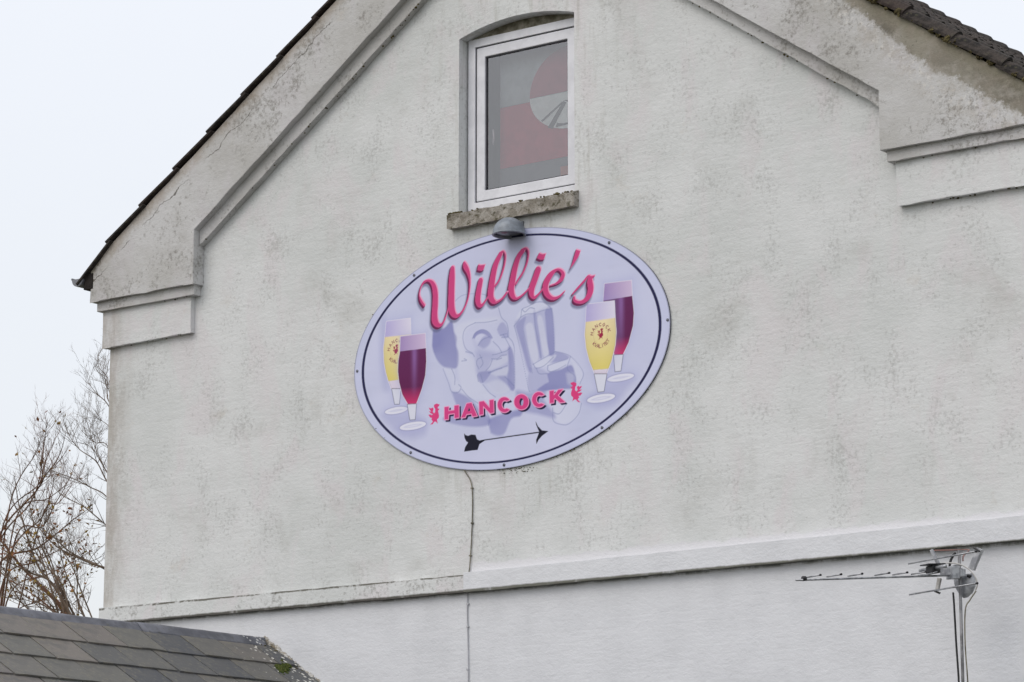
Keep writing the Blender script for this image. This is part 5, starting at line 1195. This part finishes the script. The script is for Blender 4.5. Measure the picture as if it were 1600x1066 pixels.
def strip(name, a, b, w, y, th, mat):
    a, b = Vector(a), Vector(b)
    d = (b - a).normalized(); n = Vector((-d.y, d.x)) * w / 2
    pts = [a + n, b + n, b - n, a - n]
    return slab(name, [tuple(p) for p in pts], y, y + th, mat, ant, step=.2, amp=0, bevel=.002)
strip('reflector_arm', q(1464, 864), q(1476, 889), .018, MY - .06, .02, M_PLATE)
strip('reflector_arm', q(1528, 860), q(1514, 890), .036, MY + .02, .03, M_PLATE)
strip('arm_lip', q(1521, 859), q(1529, 864), .008, MY + .0, .02, M_BLACKPL)
slab('face_plate', [q(1473, 890), q(1500, 886), q(1501, 898), q(1474, 902)], MY - .032, MY - .026, M_PLATE, ant, step=.2, amp=0, bevel=.002)
obox('mast_clamp', -.02, .02, -.035, .035, -.02, .03, M_PLATE, .004)
strip('lower_arm', q(1474, 905), q(1470, 923), .022, MY - .05, .02, M_WHITEPL)
strip('arm_lip', q(1467, 924), q(1474, 927), .012, MY - .055, .02, M_BLACKPL)
tube('bolt', [(q(1488, 899)[0], MY - .040, q(1488, 899)[1]), (q(1488, 899)[0], MY - .005, q(1488, 899)[1])], .016, M_BLACKPL, ant, 12)
tube('bolt', [(q(1511, 900)[0], MY + .012, q(1511, 900)[1]), (q(1511, 900)[0], MY + .05, q(1511, 900)[1])], .010, M_BLACKPL, ant, 12)
for k, zz in enumerate((.10, .122)): tube('u_bolt', smooth_path([(MX - .03, MY - .03, mz + zz - .06), (MX, MY - .035, mz + zz - .055), (MX + .03, MY - .02, mz + zz - .06)]), .004, M_ALU, ant, 6)
def wire(name, label, pts, r, mat):
    t_ = thing(name, label, 'cable', pts[-1])
    tube('wire', smooth_path(pts), r, mat, t_, 8)
    return t_
def qq(px_, pz_, y): a = q(px_, pz_); return (a[0], y, a[1])
wire('black_antenna_cable', 'thick black cable hanging straight down beside the antenna mast on its left', [qq(1491.5, 925, MY - .02), qq(1492.5, 945, MY - .02), qq(1494.0, 1000, MY - .02), qq(1496.5, 1066, MY - .02), qq(1497.5, 1200, MY - .02)], .0065, M_BLACKPL)
wire('black_loop_cable', 'short black cable bowing over the top of the antenna bracket', [qq(1489, 893, MY - .04), qq(1490, 880, MY - .03), qq(1494, 870, MY - .02), qq(1497, 868, MY - .018)], .008, M_BLACKPL)
wire('white_coil_cable', 'pale cable looping wide round the right side of the antenna bracket', [qq(1472, 886, MY - .06), qq(1490, 883, MY - .055), qq(1507, 885, MY - .05), qq(1519, 892, MY - .04), qq(1527, 903, MY - .03), qq(1528, 914, MY - .02), qq(1524, 921, MY - .01)], .0042, M_WHITEPL)
wire('thin_mast_cable', 'thin grey cable slanting from the antenna bracket and down the mast on its right', [qq(1519, 921, MY + .04), qq(1511, 934, MY + .03), qq(1505.5, 950, MY + .01), qq(1505, 1000, MY), qq(1507.5, 1066, MY), qq(1508, 1200, MY)], .0045, M_CABLE)
wire('red_feeder_cable', 'faded red cable arching from under the string course to the top of the antenna mast', [(3.30, -.050, 4.135), (3.42, -.05, 4.128), (3.56, -.09, 4.115), (3.63, -.2, 4.09), (3.66, -.32, 4.045), (3.668, -.345, 4.01)], .0045, M_REDPL)

# ------------------------------------------------------------------ slate roofed annex standing against the gable
ann = thing('slate_roofed_annex', 'low annex with a lead-capped grey slate roof running up to the gable wall', 'building', (-2.35, -4, 0))
AX, AZ, AM = -2.370, 3.960, .6460            # ridge line and slope
AP = math.atan(AM)
# slopes: slates laid from the eaves up; the right-hand slope is the one in view
sl_me = {}
def slate_mesh(w, l, seed):
    rn = random.Random(seed)
    bm = bmesh.new()
    th = .012
    n = 5
    top, bot = [], []
    for k in range(n):
        t = k / (n - 1)
        top.append((0, -w / 2 + w * t)); bot.append((l + rn.uniform(-.007, .005), -w / 2 + w * t))
    o = top + bot[::-1]
    a = [bm.verts.new((x, y + rn.uniform(-.002, .002), th / 2 + (.004 * rn.random() if x > 0 else 0))) for x, y in o]
    b = [bm.verts.new((v.co.x, v.co.y, v.co.z - th)) for v in a]
    bm.faces.new(a); bm.faces.new(b[::-1])
    for i in range(len(o)):
        j = (i + 1) % len(o)
        bm.faces.new((a[i], b[i], b[j], a[j]))
    me = bm_mesh('slate', bm)
    me.materials.append(M_SLATE.m)
    return me
slates = [slate_mesh(.379, .42, s) for s in range(5)]
EXA = .300
rnd = random.Random(41)
aroof = bpy.data.objects.new('roof', None); C.objects.link(aroof); aroof.parent = ann; aroof.location = (0, 0, 0)
def place_slate(row, y, side=1):
    s0 = -.008 + (row - 1) * EXA                                # slope distance of the upper end
    lift = .020
    m = Matrix.Translation((AX + side * (s0 * math.cos(AP)), y, AZ - .045 - s0 * math.sin(AP))) @ (Matrix.Rotation(AP - .036 + rnd.uniform(-.004, .004), 4, 'Y') if side > 0 else Matrix.Diagonal((-1, 1, 1, 1)) @ Matrix.Rotation(AP - .036, 4, 'Y'))
    m = m @ Matrix.Translation((rnd.uniform(-.006, .006), 0, rnd.uniform(0, .003))) @ Matrix.Rotation(rnd.uniform(-.010, .010), 4, 'Z')
    o = bpy.data.objects.new('slate', rnd.choice(slates)); C.objects.link(o); o.parent = aroof
    o.matrix_local = Matrix.Translation(ann.location).inverted() @ m
for row in range(0, 7):
    y = -.19 if row % 2 == 0 else -.02
    k = 0
    while y > -5.2:
        if not (row == 0): place_slate(row, y - (.02 if row == 1 else 0))
        y -= .390; k += 1
for row in range(1, 7):
    y = -.19 if row % 2 else -.385
    while y > -5.2:
        place_slate(row, y, -1); y -= .39
# boarding under the slates, walls
for sx in (1, -1):
    L_ = 2.0
    V = [(AX, y, AZ - .075) for y in (0.0, -5.2)] + [(AX + sx * L_ * math.cos(AP), y, AZ - .075 - L_ * math.sin(AP)) for y in (-5.2, 0.0)]
    V += [(x, y, z - .03) for x, y, z in V]
    link('roof_board', mesh_of('roof_board', V, [(0, 1, 2, 3), (7, 6, 5, 4), (0, 4, 5, 1), (1, 5, 6, 2), (2, 6, 7, 3), (3, 7, 4, 0)]), M_DARKWOOD, ann)
for x in (AX - 1.5, AX + 1.35): box('side_wall', (x, -5.0, 0), (x + .15, -.002, AZ - 1.08), M_FRESH, ann, bevel=0)
slab('front_wall', [(AX - 1.5, 0), (AX + 1.5, 0), (AX + 1.5, AZ - 1.02), (AX, AZ - .12), (AX - 1.5, AZ - 1.02)], -5.15, -5.0, M_FRESH, ann, step=3, amp=0, bevel=0)
# lead ridge capping in overlapping lengths
def ridge_piece(y0, y1, lift, parent):
    V, F = [], []
    prof = [(-.098, -.102), (-.088, -.088)] + [(.062 * math.cos(a), .056 * math.sin(a) - .080) for a in np.linspace(math.pi * .86, math.pi * .14, 9)] + [(.088, -.088), (.098, -.102)]
    n = len(prof)
    steps = 12
    rn = random.Random(int(abs(y0) * 100))
    for s in range(steps + 1):
        t = s / steps
        y = y0 + (y1 - y0) * t
        dz = rn.uniform(-.002, .002)
        for k, (x, z) in enumerate(prof):
            skew = (x * .9 if s == 0 else 0)
            V.append((AX + x * (1 + .0), y - abs(skew) * (1.0 if s == 0 else 0), AZ + z + lift + dz))
    for s in range(steps):
        for k in range(n - 1): F.append((s * n + k, s * n + k + 1, (s + 1) * n + k + 1, (s + 1) * n + k))
    me = mesh_of('ridge_cap', V, F, True)
    o = link('ridge_cap', me, M_RIDGE, parent)
    md = o.modifiers.new('solid', 'SOLIDIFY'); md.thickness = .005; md.offset = 1
ridge_piece(-.004, -1.38, .006, ann)
ridge_piece(-1.28, -2.95, .0, ann)
ridge_piece(-2.86, -5.2, .005, ann)
# crumbling mortar fillet where the roof meets the wall
V, F = [], []
rn = random.Random(6)
N_ = 150
path = []
for i in range(N_ + 1):
    s = -.35 + 2.3 * i / N_
    x = AX + s * math.cos(AP) if s > 0 else AX + s
    z = AZ - .035 - max(0, s) * math.sin(AP) + (.012 if s < .12 else .012 * max(0, 1 - (s - .12) * 4)) * (1 if s > -.1 else .2) - (max(0, -s) * .6)
    path.append((x, z))
for i, (x, z) in enumerate(path):
    w = .014 + rn.uniform(-.008, .014); h = .016 + rn.uniform(-.010, .012)
    V += [(x, -.002, z + h), (x, -.015 - w * .25, z + h * .55 + rn.uniform(-.006, .006)), (x, -.02 - w, z + .006 + rn.uniform(-.005, .005)), (x, -.02 - w, z - .03), (x, -.002, z - .03)]
for i in range(N_):
    for k in range(4): F.append((i * 5 + k, i * 5 + k + 1, i * 5 + 5 + k + 1, i * 5 + 5 + k))
link('mortar_fillet', mesh_of('mortar_fillet', V, F), M_FILLET, ann)
rn = random.Random(2)
def on_slope(s, y, h=.0): return (AX + s * math.cos(AP) + h * math.sin(AP), y, AZ - .03 - s * math.sin(AP) + h * math.cos(AP))
sp = []
for _ in range(150):
    s = rn.gauss(.47, .045); y = -.20 - (s - .42) * .9 + rn.gauss(0, .035)
    sp.append((*on_slope(s, y, -.002), rn.uniform(.008, .020)))
moss('moss', sp, M_MOSS, ann, 5)
sp = [(*on_slope(rn.uniform(.05, 1.3), -.03 - abs(rn.gauss(0, .05)), -.004), rn.uniform(.004, .012)) for _ in range(170)]
moss('moss', sp, M_DRYMOSS, ann, 6)

# ------------------------------------------------------------------ bare trees behind the house
def grow(path, r0, rnd, V, F, depth, tips, density=1.0, curl=.3):
    """tube for this branch, then side twigs"""
    n = len(path)
    radii = [r0 * (1 - .78 * i / (n - 1)) for i in range(n)]
    tube_data(path, radii, 6 if depth == 0 else (4 if depth == 1 else 3), V, F)
    L = sum((Vector(path[i + 1]) - Vector(path[i])).length for i in range(n - 1))
    tips.append((Vector(path[-1]), depth))
    if depth >= 3 or L < .06: return
    cnt = max(2, int(L * (11, 11, 11)[depth] * density))
    for k in range(cnt):
        t = rnd.uniform(.12, .98)
        i = min(n - 2, int(t * (n - 1)))
        a, b = Vector(path[i]), Vector(path[i + 1])
        f = t * (n - 1) - i
        p = a.lerp(b, f)
        d = (b - a).normalized()
        side = Vector((rnd.uniform(-1, 1), rnd.uniform(-1, 1), rnd.uniform(-.3, 1))).normalized()
        nd = (d * rnd.uniform(.4, 1.0) + side * rnd.uniform(.5, .95) + Vector((-.04, 0, .12))).normalized()
        ln = rnd.uniform(.35, 1.0) * (.56, .29, .13)[depth] * (1.15 - .5 * t)
        pts = [p]
        seg = (7, 5, 3)[depth]
        cv = Vector((rnd.uniform(-1, 1), rnd.uniform(-1, 1), rnd.uniform(-.1, 1))) * curl
        for j in range(seg):
            nd = (nd + cv / seg + Vector((rnd.gauss(0, .10), rnd.gauss(0, .10), rnd.gauss(0, .10)))).normalized()
            pts.append(pts[-1] + nd * ln / seg)
        rr = max(.0016, min(radii[i] * .6, (.0048, .0030, .0020)[depth]))
        grow(pts, rr, rnd, V, F, depth + 1, tips, density, curl)
def tree(name, label, limbs, base, seed, bark, twig, yoff, leafy=0.0, density=1.0, trunk_r=.13, fork=None):
    rnd = random.Random(seed)
    t_ = thing(name, label, 'tree', base, 'bare trees beyond the annex')
    # trunk from the ground to a fork from which every limb starts
    fk = Vector(fork)
    tp = smooth_path([base, (base[0] + .1, base[1], fk.z * .35), (fk.x - .08, fk.y, fk.z * .7), tuple(fk)], 6)
    tube('trunk', tp, [trunk_r * (1 - .45 * i / (len(tp) - 1)) for i in range(len(tp))], bark, t_, 12)
    tips = []
    for r, pts in limbs:
        dy = rnd.uniform(-.7, .7)
        P3 = []
        for i, p in enumerate(pts):
            P3.append(Vector((p[0], p[1] + yoff, p[2])))
        # slide the limb along the view a little so that limbs are not in one plane
        V, F = [], []
        camv = Vector((12.811, -17.0, 1.6))
        P4 = []
        for i, p in enumerate(P3):
            k = 1 + (dy * (.3 + .7 * i / (len(P3) - 1)) + rnd.uniform(-.03, .03)) / 34.0
            P4.append(camv + (p - camv) * k)
        st = P4[0]
        lead = [fk, fk.lerp(st, .5) + Vector((0, 0, -.12))]
        full = smooth_path([tuple(fk), tuple(lead[1])] + [tuple(p) for p in P4], 7)
        # thick lead-in, then the visible limb with its twigs
        cut = 14
        tube_data(full[:cut + 1], [r * (1.5 - .5 * i / cut) for i in range(cut + 1)], 7, V, F)
        grow([Vector(p) for p in full[cut:]], r * .9, rnd, V, F, 0, tips, density)
        me = mesh_of('branch', V, F)
        link('branch', me, twig, t_)
    if leafy:
        V, F = [], []
        for p, d in tips:
            if rnd.random() > leafy * (1.0 if p.z < LEAFZ else .12): continue
            for _ in range(rnd.choice((1, 1, 2))):
                s = rnd.uniform(.018, .038)
                a = Vector((rnd.gauss(0, 1), rnd.gauss(0, 1), rnd.gauss(0, 1))).normalized()
                b = a.cross(Vector((rnd.gauss(0, 1), rnd.gauss(0, 1), rnd.gauss(0, 1)))).normalized()
                c_ = a.cross(b)
                q0 = p + Vector((rnd.gauss(0, .012), rnd.gauss(0, .012), rnd.gauss(0, .012)))
                k = len(V)
                V += [q0, q0 + a * s + b * s * .55 + c_ * s * .2, q0 + a * s * 1.9, q0 + a * s - b * s * .55 + c_ * s * .2]
                F += [(k, k + 1, k + 2), (k, k + 2, k + 3)]
        o = link('leaf', mesh_of('leaf', V, F), M_LEAF, t_); o['kind'] = 'stuff'
    return t_
LEAFZ = 7.4
TR = ART['tree']
tree('bare_tree', 'bare grey tree whose thin branches reach out from behind the house', TR['behind'], (-11.9, 9.2, 0), 5, M_BARK, M_TWIG, 0.0, density=1.0, fork=(-12.1, 9.2, 5.2))
LEAFZ = 6.7
tree('bare_tree', 'bare tree fanning out low above the lead ridge, a few yellow-brown leaves on it', TR['fan'], (-12.9, 8.6, 0), 6, M_BARKG, M_TWIG, -.4, leafy=.13, density=.75, fork=(-12.85, 8.6, 4.85))
LEAFZ = 7.15
tree('bare_tree', 'tree at the far left edge with reddish twigs and clusters of rusty brown leaves', TR['rusty'], (-16.0, 9.8, 0), 8, M_BARKG, M_TWIGR, .6, leafy=.26, density=.95, trunk_r=.16, fork=(-15.9, 9.8, 4.2))
